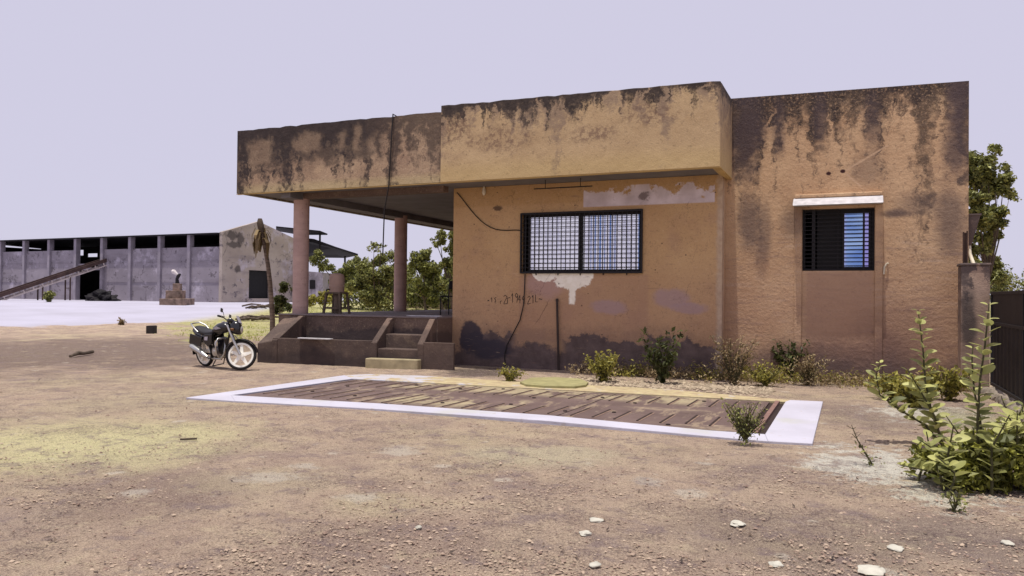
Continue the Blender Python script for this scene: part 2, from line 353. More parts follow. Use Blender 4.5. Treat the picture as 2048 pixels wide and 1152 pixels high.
def mat_front():
    n = NT('orange_plaster')
    wob = n.m('MULTIPLY', n.m('SUBTRACT', n.noise(2.5, 7, .68), .5), .55); wob2 = n.m('MULTIPLY', n.m('SUBTRACT', n.noise(7, 6, .65), .5), .22)
    c = n.mix(n.noise(.7, 5), (.45, .276, .138), (.55, .36, .185))
    c = n.mix(n.ss(n.noise(1.1, 6), .55, 1.0, 0.0, .5), c, (.36, .215, .145))
    c = n.mix(n.ss(n.z, 3.50, 3.58, 0.0, .6), c, (.43, .26, .11))
    c = n.mix(n.ss(n.z, 2.6, 1.0, 0.0, .4), c, (.40, .23, .165))
    c = grime(n, c, .6)
    c = n.mix(n.boxm(n.x, n.z, -6.6, -3.75, .6, 2.02, .03, None), c, n.mix(.4, c, (.35, .205, .14)))
    for q in ((-5.15, -2.45, 3.44, 3.86),): 
        f = n.boxm(n.x, n.z, q[0], q[1], q[2], q[3], .015, None)
        f = n.m('MULTIPLY', f, n.ss(n.m('ADD', n.noise(2.2, 8, .7), n.m('MULTIPLY', n.m('SUBTRACT', 3.7, n.z), 1.6)), .35, .5))
        f = n.m('MAXIMUM', f, n.m('MULTIPLY', n.boxm(n.x, n.z, -5.15, -4.3, 3.44, 3.7, .015), .8))
        c = n.mix(n.m('MULTIPLY', f, .85), c, n.mix(n.noise(3, 6), (.50, .43, .47), (.78, .70, .76)))
    # bared lime splash under the window
    w3 = n.m('MULTIPLY', n.m('SUBTRACT', n.noise(6, 6, .65), .5), .35)
    f = n.m('MAXIMUM', n.ell(n.x, n.z, -5.38, 2.0, .42, .3, .06, w3), n.boxm(n.x, n.z, -5.45, -5.32, 1.40, 2.0, .02, n.m('MULTIPLY', w3, .1)))
    f = n.m('MAXIMUM', f, n.ell(n.x, n.z, -6.0, 2.05, .28, .17, .06, w3))
    c = n.mix(n.m('MULTIPLY', n.ell(n.x, n.z, -6.0, 1.85, .45, .3, .4, wob), .6), c, (.42, .27, .26))
    c = n.mix(f, c, n.mix(n.noise(9, 4), (.82, .76, .64), (.95, .90, .80)))
    for cx, cz, a, b in ((-3.25, 1.55, .35, .2), (-2.95, 1.35, .35, .12), (-4.6, 1.35, .4, .15)):
        c = n.mix(n.m('MULTIPLY', n.ell(n.x, n.z, cx, cz, a, b, .25, wob), .65), c, (.36, .25, .27))
    # rising damp
    zz = n.m('ADD', n.z, n.m('MULTIPLY', n.m('SUBTRACT', n.noise(1.3, 8, .7), .5), .55))
    gate = n.m('MAXIMUM', n.ss(n.x, -5.75, -5.45), n.ss(n.m('ABSOLUTE', n.m('ADD', n.x, 7.35)), .9, .5))
    damp = n.m('MULTIPLY', n.ss(zz, .78, .68), n.m('MAXIMUM', gate, n.ss(zz, .55, .35)))
    damp = n.m('MAXIMUM', damp, n.m('MULTIPLY', n.ss(zz, 1.05, .7), .35))
    c = n.mix(n.m('MULTIPLY', damp, .92), c, n.mix(n.noise(3.5, 7, .7), (.045, .036, .042), (.13, .098, .10)))
    bl = n.m('MAXIMUM', n.ell(n.x, n.z, -7.75, .62, .32, .35, .12, wob), n.ell(n.x, n.z, -7.3, .38, .5, .25, .2, wob))
    c = n.mix(n.m('MULTIPLY', bl, .93), c, (.05, .042, .055))
    h = n.ell(n.x, n.z, -7.12, 3.49, .10, .06, .3, n.m('MULTIPLY', wob2, 5.0)); c = n.mix(n.m('MULTIPLY', h, .85), c, (.09, .055, .04))
    h = n.ell(n.x, n.z, -3.86, 3.62, .11, .08, .3, n.m('MULTIPLY', wob2, 5.0)); c = n.mix(n.m('MULTIPLY', h, .85), c, (.16, .12, .12))
    spk = n.voro(3.3); c = n.mix(n.ss(spk, .07, .03, 0.0, .85), c, (.06, .04, .035))
    ck = n.voro(1.1, 'DISTANCE_TO_EDGE', n.vec(n.m('ADD', n.x, n.m('MULTIPLY', wob, .5)), 0.0, n.m('ADD', n.z, wob))); c = n.mix(n.m('MULTIPLY', n.ss(ck, .008, .002), n.ss(n.noise(1.7, 4), .5, .75, 0.0, .6)), c, (.10, .06, .05))
    hl = n.noise(1, 6, .7, n.vec(n.m('MULTIPLY', n.x, 2.0), 5.0, n.m('MULTIPLY', n.z, 14.0))); c = n.mix(n.ss(hl, .72, .95, 0.0, .4), c, (.24, .14, .11)); c = n.mix(n.ss(hl, .25, .05, 0.0, .3), c, (.60, .42, .28))
    c = n.mix(n.ss(n.m('ADD', n.x, n.m('MULTIPLY', wob2, .3)), -2.44, -2.36, 0.0, .6), c, n.mix(n.noise(8, 5), (.36, .27, .21), (.56, .46, .36)))  # lit strip at the right corner put into the wall colour
    wallbump(n, .25); return n.out(c, .9)
def mat_right():
    n = NT('weathered_pink_plaster')
    wob = n.m('MULTIPLY', n.m('SUBTRACT', n.noise(2.5, 7, .68), .5), .7)
    c = n.mix(n.noise(1.1, 6, .6), (.44, .275, .16), (.61, .42, .255))
    lay = n.noise(1, 5, .65, n.vec(n.m('MULTIPLY', n.x, 1.3), 0.0, n.m('MULTIPLY', n.z, 9.0)))
    c = n.mix(n.m('MULTIPLY', n.ss(lay, .5, .95, 0.0, .55), n.ss(n.z, 3.2, 2.4)), c, (.27, .19, .16))
    c = n.mix(n.m('MULTIPLY', n.ss(lay, .45, .1, 0.0, .35), n.ss(n.z, 3.2, 2.4)), c, (.52, .40, .32))
    c = grime(n, c, .85)
    c = n.mix(n.boxm(n.x, n.z, -.78, .36, .1, 2.08, .05, None), c, n.mix(.6, c, (.40, .255, .18)))  # wall under window 2 darkened for the shadow the hood casts
    s = n.m('MAXIMUM', streak(n, 5.53, 1.35, 1.15, 3.2), n.m('MULTIPLY', streak(n, 5.53, 2.6, .75, 2.6), .85))
    s = n.m('MAXIMUM', s, n.m('MULTIPLY', streak(n, 5.53, .45, 1.4, 7.0), .95))
    s = n.m('MAXIMUM', s, n.m('MULTIPLY', n.ss(n.m('ADD', n.z, n.m('MULTIPLY', n.m('SUBTRACT', n.noise(2.8, 8, .75, n.vec(n.x, 0.0, n.m('MULTIPLY', n.z, .5))), .5), .9)), 5.12, 5.42), .9))
    s = n.m('MULTIPLY', s, n.ss(n.noise(20, 6, .75), .2, .5, .5, 1.0))
    c = n.mix(n.m('MULTIPLY', s, .97), c, n.mix(n.noise(14, 7, .75), (.014, .012, .014), (.075, .056, .052)))
    for cx, cz, a, b, k in ((-1.92, 4.85, .32, .8, .9), (-1.3, 4.9, .12, .6, .6), (-.55, 5.0, .12, .5, .7), (.35, 4.9, .15, .5, .6), (-1.85, 3.1, .22, .5, .7), (-1.55, 2.9, .12, .5, .5), (-1.6, 2.3, .12, .4, .35), (-1.0, 3.05, .3, .3, .55), (1.72, 4.3, .2, .5, .8), (1.62, 3.0, .25, .55, .7), (1.75, 5.2, .16, .5, .9), (.75, 3.15, .25, .08, .8), (.3, 4.0, .3, .3, .4), (1.1, 3.3, .3, .2, .5), (.6, .55, .6, .4, .8), (-.2, .5, .8, .3, .7), (-1.0, .45, .5, .3, .6), (.9, 1.0, .7, .5, .4)):
        c = n.mix(n.m('MULTIPLY', n.ell(n.x, n.z, cx, cz, a, b, .6, wob), k), c, (.085, .062, .066))
    c = n.mix(n.ss(n.z, 2.8, 1.2, 0.0, .4), c, (.40, .225, .155))
    c = n.mix(n.ss(n.m('ADD', n.z, n.m('MULTIPLY', wob, .5)), .75, .1, 0.0, .75), c, (.10, .072, .075))
    # plastered cable chase
    def seg(a, b, wd):
        dx, dz = b[0]-a[0], b[1]-a[1]; L = math.hypot(dx, dz); px = n.m('SUBTRACT', n.x, a[0]); pz = n.m('SUBTRACT', n.z, a[1])
        t = n.m('ADD', n.m('MULTIPLY', px, dx/L), n.m('MULTIPLY', pz, dz/L)); q = n.m('ABSOLUTE', n.m('SUBTRACT', n.m('MULTIPLY', px, dz/L), n.m('MULTIPLY', pz, dx/L)))
        return n.m('MULTIPLY', n.m('MULTIPLY', n.ss(t, 0, .02), n.ss(t, L, L-.02)), n.ss(q, wd, wd*.4))
    f = n.m('MAXIMUM', seg((-.12, 3.98), (.62, 4.42), .022), seg((-.12, 3.96), (.18, 3.66), .02)); c = n.mix(n.m('MULTIPLY', f, .8), c, (.55, .38, .25))
    for cx, cz in ((-.15, 3.98), (-.4, 3.95)): c = n.mix(n.ell(n.x, n.z, cx, cz, .045, .035, .3, n.m('MULTIPLY', wob, .4)), c, (.05, .02, .02))
    h = n.m('ADD', n.m('MULTIPLY', n.noise(14, 7, .7), .8), n.m('MULTIPLY', lay, .25)); n.bump(h, .4, .03)
    return n.out(c, .93)
def mat_under():
    n = NT('base_plaster')
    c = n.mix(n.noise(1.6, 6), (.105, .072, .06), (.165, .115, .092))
    c = grime(n, c, .8)
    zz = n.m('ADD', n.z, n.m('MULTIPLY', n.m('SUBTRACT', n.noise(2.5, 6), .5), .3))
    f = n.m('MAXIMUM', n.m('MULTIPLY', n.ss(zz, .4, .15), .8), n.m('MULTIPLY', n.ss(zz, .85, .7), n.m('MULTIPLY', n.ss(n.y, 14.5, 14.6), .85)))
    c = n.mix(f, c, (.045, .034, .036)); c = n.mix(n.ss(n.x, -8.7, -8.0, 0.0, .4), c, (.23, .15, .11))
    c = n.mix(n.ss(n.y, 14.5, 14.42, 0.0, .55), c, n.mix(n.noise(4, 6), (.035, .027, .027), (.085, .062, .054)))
    wallbump(n, .4); return n.out(c, .92)
M = {}
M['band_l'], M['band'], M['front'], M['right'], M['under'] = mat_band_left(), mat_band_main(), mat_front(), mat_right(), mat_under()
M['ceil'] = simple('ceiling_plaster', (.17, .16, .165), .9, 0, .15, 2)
M['soffit'] = simple('soffit_paint', (.52, .37, .16), .9, 0, .2, 2)
def mat_col():
    n = NT('column_paint'); c = n.mix(n.noise(2, 5, .6, n.vec(n.x, n.y, n.m('MULTIPLY', n.z, 2.5))), (.40, .27, .24), (.52, .36, .31))
    c = n.mix(n.ss(n.z, 1.3, 1.05, 0.0, .5), c, (.20, .14, .14)); c = n.mix(n.ss(n.noise(12, 5), .75, 1.0, 0.0, .4), c, (.2, .14, .12))
    j = n.m('MODULO', n.z, .62); c = n.mix(n.ss(j, .012, .002, 0.0, .3), c, (.22, .15, .14)); wallbump(n, .12); return n.out(c, .85)
M['col'] = mat_col()
M['floor'] = simple('veranda_floor', (.20, .16, .155), .8, 0, .25, 3)
M['black'] = simple('black_iron', (.018, .016, .018), .55, .3, .2, 10, 0)
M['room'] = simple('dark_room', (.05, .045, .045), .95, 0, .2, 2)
def mat_lime():
    n = NT('lime_paint'); c = n.mix(n.noise(1.5, 6), (.42, .405, .465), (.50, .485, .56)); c = n.mix(n.ss(n.noise(6, 7, .7), .74, 1.0, 0.0, .55), c, (.34, .28, .22))
    c = n.mix(n.ss(n.noise(.9, 5), .6, 1.0, 0.0, .5), c, (.42, .42, .34)); n.bump(n.noise(25, 4), .25, .01); return n.out(c, .9)
M['lime'] = mat_lime()
M['hood'] = simple('hood_lime', (.50, .48, .49), .9, 0, .2, 8)
def mat_dusty():
    n = NT('dusty_kerb'); c = n.mix(n.ss(n.m('ADD', n.noise(2.2, 7, .7), n.m('MULTIPLY', n.ss(n.x, -7.6, -6.2), .45)), .45, .8), (.46, .445, .48), n.mix(n.noise(6, 5), (.34, .25, .16), (.50, .43, .24))); n.bump(n.noise(25, 5), .4, .01); return n.out(c, .92)
M['dusty'] = mat_dusty()
M['step'] = simple('step_plaster', (.34, .285, .175), .9, 0, .25, 5)

OFF = thing('office_building', (-4.5, 15.8, 0), 'long single storey office building with stained orange plaster walls, flat roof band and open veranda', 'building')
def jag_box(mb, x0, x1, y0, y1, z0, zl, zr, amp=.007, step=.16):       # a wall whose top edge is a little uneven
    k = max(2, int((x1-x0)/step)); xs = [x0+(x1-x0)*i/k for i in range(k+1)]; vs = []
    for x in xs:
        zt = zl+(zr-zl)*(x-x0)/(x1-x0)+random.uniform(-amp, amp)-amp*(random.random() < .12)*2
        vs += [(x, y0, z0), (x, y0, zt), (x, y1, zt+random.uniform(-.005, .005)), (x, y1, z0)]
    fs = [(0, 1, 2, 3), (4*k+3, 4*k+2, 4*k+1, 4*k)]
    for i in range(k):
        a, b = 4*i, 4*i+4
        fs += [(a, b, b+1, a+1), (a+1, b+1, b+2, a+2), (a+2, b+2, b+3, a+3), (a+3, b+3, b, a)]
    mb.add(vs, fs)
def holed(mb, x0, x1, z0, z1, y0, y1, h, zr=None):                      # front wall with one window opening h=(x0,x1,z0,z1)
    zr = zr or z1; a, b, c, d = h
    for y in (y0, y1):
        P = [(x0,y,z0),(x1,y,z0),(x1,y,zr),(x0,y,z1),(a,y,c),(b,y,c),(b,y,d),(a,y,d)]
        mb.add(P, [(0,1,5,4),(1,2,6,5),(2,3,7,6),(3,0,4,7)])
    for (p, q) in (((x0,z0),(x1,z0)),((x1,z0),(x1,zr)),((x1,zr),(x0,z1)),((x0,z1),(x0,z0)),((a,c),(b,c)),((b,c),(b,d)),((b,d),(a,d)),((a,d),(a,c))):
        mb.add([(p[0],y0,p[1]),(q[0],y0,q[1]),(q[0],y1,q[1]),(p[0],y1,p[1])], [(0,1,2,3)])
# roof bands
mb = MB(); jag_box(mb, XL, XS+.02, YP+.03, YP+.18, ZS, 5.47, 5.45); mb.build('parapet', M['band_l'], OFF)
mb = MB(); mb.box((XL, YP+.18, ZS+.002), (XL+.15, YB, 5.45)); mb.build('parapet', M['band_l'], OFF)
mb = MB(); jag_box(mb, XS, XR, YP, YP+.16, ZS-.01, 5.57, 5.50); mb.build('parapet', M['band'], OFF, bevel=.012)
mb = MB(); mb.prism([(XR-.16, YP+.16, ZS-.008), (XR-.001, YP+.16, ZS-.008), (XR-.001, YP+.16, 5.495), (XR-.16, YP+.16, 5.495)], (0, Y2-.03-YP-.16, 0)); mb.build('parapet', M['band'], OFF)
mb = MB(); mb.box((XL+.15, YP+.18, ZS+.03), (XR-.16, YB, ZS+.16)); mb.build('roof_slab', M['ceil'], OFF)
mb = MB(); mb.box((XL, YP+.02, ZS-.022), (XR+.01, YP+.10, ZS-.012)); mb.build('drip_edge', M['soffit'], OFF)
mb = MB(); mb.box((XR-.10, YP+.10, ZS-.03), (XR+.015, Y2-.05, ZS-.012)); mb.build('drip_edge', M['soffit'], OFF)
# front room wall
W1 = (-6.56, -3.885, 2.06, 3.345)
XF = -2.30
mb = MB(); holed(mb, -8.23, XF, -.15, ZS+.025, Y1, Y1+.23, W1); mb.build('wall', M['front'], OFF)
mb = MB(); mb.box((XF-.23, Y1+.232, -.15), (XF-.001, Y2+.1, ZS+.02)); mb.build('wall', M['right'], OFF)
mb = MB(); mb.box((-8.229, Y1+.232, -.15), (-8.0, YB, ZS+.025)); mb.build('wall', M['front'], OFF)
W2 = (-.86, .40, 2.10, 3.28)
mb = MB(); holed(mb, XF, 1.91, -.15, 5.55, Y2, Y2+.23, W2, 5.48); o = mb.build('wall', M['right'], OFF)
mb = MB(); mb.box((1.68, Y2+.232, -.15), (1.908, YB, 5.47)); mb.build('wall', M['right'], OFF)
mb = MB(); mb.box((XL+.4, YB+.002, -.15), (1.9, YB+.2, 4.1)); mb.build('wall', M['right'], OFF)
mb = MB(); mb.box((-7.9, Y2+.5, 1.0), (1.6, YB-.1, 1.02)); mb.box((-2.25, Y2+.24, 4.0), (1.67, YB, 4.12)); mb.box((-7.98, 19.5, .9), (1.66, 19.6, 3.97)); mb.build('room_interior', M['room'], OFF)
# veranda columns, beam
CX = -12.2; CY1 = 15.02; CY2 = FX(800, 622, CX).y
for cy in (CY1, CY2):
    mb = MB(); mb.lathe([(.192, 1.0), (.192, 1.08), (.188, 1.09), (.187, 3.9)], (CX, cy, 0), 32); mb.build('column', M['col'], OFF, smooth=40)
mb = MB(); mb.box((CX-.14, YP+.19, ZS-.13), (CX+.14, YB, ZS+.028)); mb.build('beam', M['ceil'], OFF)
mb = MB(); mb.box((CX+.142, CY1-.12, ZS-.10), (-8.232, CY1+.12, ZS+.028)); mb.build('beam', M['under'], OFF)
# plinth, planter walls, stairs
YU, YF = 14.72, 13.72
ZF = 1.05
XA = FY(545, 690, YF).x; XB_ = FY(743, 690, YF+.30).x; XC = FY(835, 690, YF+.42).x; XD = FY(907, 690, YF+.55).x
def skew(mb):                                  # the front of the stair block is not quite parallel to the wall
    mb.v = [(x, y+.13*(x-XA)*min(1.4, (YU-y)/(YU-YF)) if y < YU-.01 else y, z) for x, y, z in mb.v]; return mb
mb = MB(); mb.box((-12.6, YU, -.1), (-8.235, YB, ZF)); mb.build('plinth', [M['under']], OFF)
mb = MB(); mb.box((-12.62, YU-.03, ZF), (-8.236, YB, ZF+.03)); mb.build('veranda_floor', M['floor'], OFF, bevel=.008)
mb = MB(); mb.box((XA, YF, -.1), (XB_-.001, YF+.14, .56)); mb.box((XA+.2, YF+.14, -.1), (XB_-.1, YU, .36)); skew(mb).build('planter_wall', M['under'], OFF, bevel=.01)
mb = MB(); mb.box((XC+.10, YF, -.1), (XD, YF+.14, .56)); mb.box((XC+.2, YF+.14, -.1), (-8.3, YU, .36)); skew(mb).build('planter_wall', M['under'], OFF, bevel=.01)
def cheek(x, wd):
    mb = MB(); mb.prism([(x, YF-.02, -.1), (x, YU-.002, -.1), (x, YU-.002, ZF-.01), (x, YU-.12, ZF-.01), (x, YF-.02, .52)], (wd, 0, 0))
    skew(mb).build('stair_cheek', M['under'], OFF, bevel=.012)
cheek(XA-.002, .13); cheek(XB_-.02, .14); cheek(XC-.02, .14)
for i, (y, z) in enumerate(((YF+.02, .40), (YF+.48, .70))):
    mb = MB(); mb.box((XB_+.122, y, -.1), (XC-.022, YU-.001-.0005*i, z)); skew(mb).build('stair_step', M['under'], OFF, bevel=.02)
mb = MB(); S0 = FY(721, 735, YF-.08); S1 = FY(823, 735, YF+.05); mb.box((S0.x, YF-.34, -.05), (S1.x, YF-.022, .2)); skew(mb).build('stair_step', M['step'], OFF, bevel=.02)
# sloping wing at the left end
a0 = FY(507, 728, YF); a0.z = -.1
mb = MB(); P = [(-12.35, YF+.005, -.1), (XA-.004, YF+.005, -.1), (XA-.004, YF+.005, .5), (-12.35, YF+.005, .42), (-12.75, YU, -.1), (XA-.004, YU, -.1), (XA-.004, YU, 1.03), (-12.45, YU, .98)]
mb.add(P, [(0,1,2,3),(7,6,5,4),(3,2,6,7),(0,3,7,4),(1,5,6,2),(0,4,5,1)]); mb.build('side_ramp', M['under'], OFF, bevel=.02)
# ---- window 1: iron grille, glass, frame
def mat_glass1():
    n = NT('window_film'); c = n.mix(n.noise(3, 4), (.92, .92, .97), (1.0, 1.0, 1.0))
    lines = None
    for x_, w_ in ((-5.02, .012), (-4.93, .02), (-4.82, .028), (-4.72, .014), (-4.60, .024), (-4.50, .012), (-3.985, .03)):
        f = n.ss(n.m('ABSOLUTE', n.m('SUBTRACT', n.x, x_)), w_, w_*.4); lines = f if lines is None else n.m('MAXIMUM', lines, f)
    fold = n.noise(1, 3, .6, n.vec(n.m('MULTIPLY', n.x, 7.0), 0.0, n.m('MULTIPLY', n.z, .5))); c = n.mix(n.ss(fold, .5, .9, 0.0, .35), c, (.50, .52, .70))
    c = n.mix(n.m('MULTIPLY', lines, .9), c, (.05, .18, .48)); c = n.mix(n.ss(n.noise(7, 6, .7), .65, .95, 0.0, .3), c, (.42, .38, .38))
    return n.out(c, .12, .85, .5)
def mat_glass2():
    n = NT('blue_window_film'); st = n.noise(1, 3, .5, n.vec(n.m('MULTIPLY', n.x, .8), 0.0, n.m('MULTIPLY', n.z, 3.2)))
    c = n.mix(st, (.12, .26, .66), (.50, .70, .95)); c = n.mix(n.ss(n.x, -.16, -.05, .6, 0.0), c, (.70, .62, .95)); c = n.mix(n.ss(n.x, .18, .22, 0.0, .7), c, (.55, .45, .9))
    return n.out(c, .1, .85, .5)
g1 = mat_glass1(); g2 = mat_glass2()
def window(W, Y, dep, g, panes, nv, nh, bar, cover=None):
    a, b, c, d = W
    mb = MB(); t = .05
    mb.box((a+.004, Y+dep, c+.004), (a+t, Y+dep+.06, d-.004)); mb.box((b-t, Y+dep, c+.004), (b-.004, Y+dep+.06, d-.004))
    mb.box((a+t, Y+dep, c+.004), (b-t, Y+dep+.06, c+t)); mb.box((a+t, Y+dep, d-t), (b-t, Y+dep+.06, d-.004))
    fr = mb.build('window_frame', M['black'], OFF, bevel=.004)
    for x0, x1, mt, dy in panes:
        mb = MB(); mb.box((x0, Y+dep+.02+dy, c+t), (x1, Y+dep+.026+dy, d-t)); mb.build('pane', mt, fr)
        mb = MB()
        for xx in (x0, x1): mb.box((xx-.022, Y+dep+.005+dy*.5, c+t), (xx+.022, Y+dep+.018+dy*.5, d-t))
        for zz in (c+t+.01, d-t-.01): mb.box((x0+.022, Y+dep+.006+dy*.5, zz-.018), (x1-.022, Y+dep+.017+dy*.5, zz+.018))
        mb.build('sash', M['black'], fr)
    mb = MB(); yb = Y+bar
    for i in range(nv):
        x = a+.012+(b-a-.024)*i/(nv-1); mb.box((x-.007, yb, c+.01), (x+.007, yb+.014, d-.01))
    for j in range(nh):
        z = c+.02+(d-c-.04)*j/(nh-1); mb.box((a+.005, yb-.016, z-.0065), (b-.005, yb-.001, z+.0065))
    return fr, mb
fr, mb = window(W1, Y1, .10, g1, ((-6.42, -5.27, g1, 0), (-5.22, -3.96, g1, .02)), 27, 14, -.03)
mb.box((W1[0]-.01, Y1-.05, W1[2]-.01), (W1[0]+.02, Y1-.002, W1[3]+.01)); mb.box((W1[1]-.02, Y1-.05, W1[2]-.01), (W1[1]+.01, Y1-.002, W1[3]+.01))
mb.box((W1[0]+.02, Y1-.05, W1[2]-.012), (W1[1]-.02, Y1-.002, W1[2]+.012)); mb.box((W1[0]+.02, Y1-.05, W1[3]-.012), (W1[1]-.02, Y1-.002, W1[3]+.012))
for j in range(5): mb.box((W1[0]+.35+j*.5, Y1-.02, W1[2]-.05), (W1[0]+.365+j*.5, Y1+.01, W1[2]-.012))
mb.build('window_grille', M['black'], OFF)
fr, mb = window(W2, Y2, .12, g2, ((-.14, .32, g2, 0),), 3, 16, .05)
M['dark_fill'] = simple('open_dark_and_door', (.010, .009, .010), .7, 0, .2, 5, 0)
m2 = MB(); m2.box((-.60, Y2+.115, 2.15), (-.17, Y2+.15, 3.23)); m2.build('dark_open_half', M['dark_fill'], fr)  # flat near-black sheet stands in for the darkness of the open half
mb.box((-.69, Y2+.05, 2.11), (-.63, Y2+.066, 3.27)); mb.box((.20, Y2+.05, 2.11), (.235, Y2+.066, 3.27)); mb.build('window_grille', M['black'], OFF)
# hood over window 2 and its plaster surround
mb = MB(); hx0, hx1 = -1.02, .535
mb.prism([(hx0, Y2-.36, 3.32), (hx0, Y2-.002, 3.335), (hx0, Y2-.002, 3.50), (hx0, Y2-.14, 3.47)], (hx1-hx0, 0, 0)); mb.build('window_hood', M['hood'], OFF, bevel=.015)
mb = MB(); mb.box((hx0+.02, Y2-.12, 3.485), (hx1-.01, Y2-.003, 3.56)); mb.build('hood_fillet', M['right'], OFF, bevel=.02)
mb = MB(); mb.box((W2[0]-.14, Y2-.03, .15), (W2[0]-.005, Y2-.002, 3.333)); mb.box((W2[1]+.005, Y2-.03, .15), (W2[1]+.14, Y2-.002, 3.333)); mb.build('window_surround', M['right'], OFF, bevel=.012)
# conduit stub beside window 2
M['pipew'] = simple('pale_plastic', (.62, .55, .42), .6, 0, .15, 5, 0); M['cable'] = simple('black_cable', (.016, .013, .013), .6, 0, .1, 5, 0)
p = FY(1776, 527, Y2); mb = MB(); mb.tube([(p.x, Y2-.01, p.z), (p.x-.02, Y2-.05, p.z+.0), (p.x-.06, Y2-.05, p.z-.06), (p.x-.07, Y2-.04, p.z-.2)], .016); mb.build('conduit', M['pipew'], OFF, smooth=True)
mb = MB(); a = FY(1068, 359, Y1-.5); b = FY(1185, 355, Y1-.5); mb.tube([(a.x, Y1-.5, 3.80), (b.x, Y1-.5, 3.80)], .012)
for t in (.2, .8): mb.tube([(a.x+(b.x-a.x)*t, Y1-.5, 3.80), (a.x+(b.x-a.x)*t, Y1-.5, 3.975)], .008)
mb.build('hanging_rail', M['black'], OFF)
p = FY(968, 380, Y1-.04); mb = MB(); mb.lathe([(.02, .12), (.022, .05), (.035, .03), (.035, -.02), (.045, -.05), (.03, -.1), (.01, -.12)], p, 14); mb.build('lamp_holder', M['pipew'], OFF, smooth=True)
# dark scrawl on the plaster (thin raised strokes)
GL = {'r': [[(0,.0),(0,.6)],[(0,.5),(.3,.65),(.45,.55)]], '2': [[(0,.8),(.25,1),(.5,.8),(.1,.2),(0,0),(.5,.05)]], '1': [[(.1,.75),(.25,1),(.25,0)]], '9': [[(.5,.7),(.25,.5),(.05,.75),(.3,1),(.5,.75),(.4,0)]],
      '4': [[(.35,0),(.35,1),(0,.4),(.5,.4)]], '~': [[(0,.4),(.2,.6),(.4,.4),(.6,.55)]], 's': [[(.5,1),(.1,.85),(.45,.45),(.4,.1),(0,.05)]], 'L': [[(.1,1),(.05,.1),(.5,.1)]], 'd': [[(.5,1),(.5,0),(.1,.1),(.1,.45),(.5,.4)]]}
mb = MB(); x = FY(975, 592, Y1).x; z0 = FY(1000, 606, Y1).z
for i, ch in enumerate('~1s r2r1949 21L~'):
    h = .1 if i < 5 else .2 if i < 9 else .17
    mb = MB()
    for stn in GL.get(ch, []):
        pts = [(x+u*h*.75+random.uniform(-.006,.006), Y1-.003, z0+v*h+random.uniform(-.006,.006)+.02*math.sin(i)) for u, v in stn]
        for a, b in zip(pts, pts[1:]): mb.bar(a, b, .011, .005, (0, 1, 0))
    x += .058 if ch == ' ' else .085
    if mb.v: mb.build('written_mark', M['cable'], OFF)

# ---- cables and pipes hung on the building
p = FY(785, 231, YP-.02); q = FY(768, 512, YP+.15)
mb = MB(); mb.tube([(p.x, YP+.16, 5.47), (p.x, YP+.0, 5.49), (p.x-.01, YP-.015, 5.2), (p.x-.05, YP-.01, 4.5), (p.x-.08, YP-.005, 3.95), (q.x+.06, YP+.05, 3.4), (q.x, YP+.1, q.z)], .014, 6)
tag(mb.build('hanging_cable', M['cable'], smooth=True), 'black cable hanging from the roof band down into the open veranda', 'cable')
A = FY(914, 385, Y1-.02); B = FY(1042, 461, Y1-.03); pts = []
for t in np.linspace(0, 1, 14): pts.append((A.x+(B.x-A.x)*t, Y1-.02, A.z+(B.z-A.z)*t-.36*math.sin(math.pi*t)**1.2*(1-.15*t)))
mb = MB(); mb.tube(pts, .011, 6); tag(mb.build('sagging_cable', M['cable'], smooth=True), 'thin black cable sagging between the veranda corner and the wide grilled window', 'cable')
pts = [FY(px, py, Y1-.03) for px, py in ((1050,548),(1049,580),(1047,610),(1040,640),(1027,665),(1014,690),(1009,712),(1011,735))]
mb = MB(); mb.tube(pts, .012, 6); tag(mb.build('dangling_cable', M['cable'], smooth=True), 'black cable curving down the wall from the lower left corner of the wide window', 'cable')
a = FY(1114, 600, Y1-.05); b = FY(1117, 752, Y1-.06)
mb = MB(); mb.tube([(a.x, Y1-.05, a.z), (b.x, Y1-.06, -.02)], .024, 10); mb.lathe([(.03, 0), (.03, .06)], (a.x, Y1-.05, a.z-.03), 10)
tag(mb.build('upright_pipe', simple('rusty_pipe', (.05, .035, .03), .7, .2)), 'thin dark rusty pipe standing upright against the orange wall below the wide window', 'pipe')

# ================================================================== GATE SIDE
mat_pill = NT('pillar_plaster'); n = mat_pill
c = n.mix(n.noise(2, 6), (.26, .18, .14), (.40, .29, .22)); s = streak(n, 2.25, .9, .95, 4); c = n.mix(n.m('MULTIPLY', s, .85), c, (.075, .06, .062))
wob = n.m('MULTIPLY', n.m('SUBTRACT', n.noise(3, 6), .5), .6); c = n.mix(n.m('MULTIPLY', n.ell(n.x, n.z, 1.85, 1.25, .12, .5, .4, wob), .8), c, (.06, .05, .05)); wallbump(n, .4); M['pill'] = n.out(c, .9)
PY = 15.25; px0, px1 = FY(1922, 600, PY).x, FY(1980, 600, PY).x
gp = thing('gate_pillar', ((px0+px1)/2, PY+.2, 0), 'short stained plaster gate pillar standing against the right end of the building', 'pillar')
mb = MB(); mb.box((px0, PY, -.1), (px1, PY+.42, 2.16)); mb.build('shaft', M['pill'], gp, bevel=.015)
mb = MB(); mb.box((px0-.02, PY-.02, 2.16), (px1+.02, PY+.44, 2.205)); mb.build('cap', M['pill'], gp, bevel=.012)
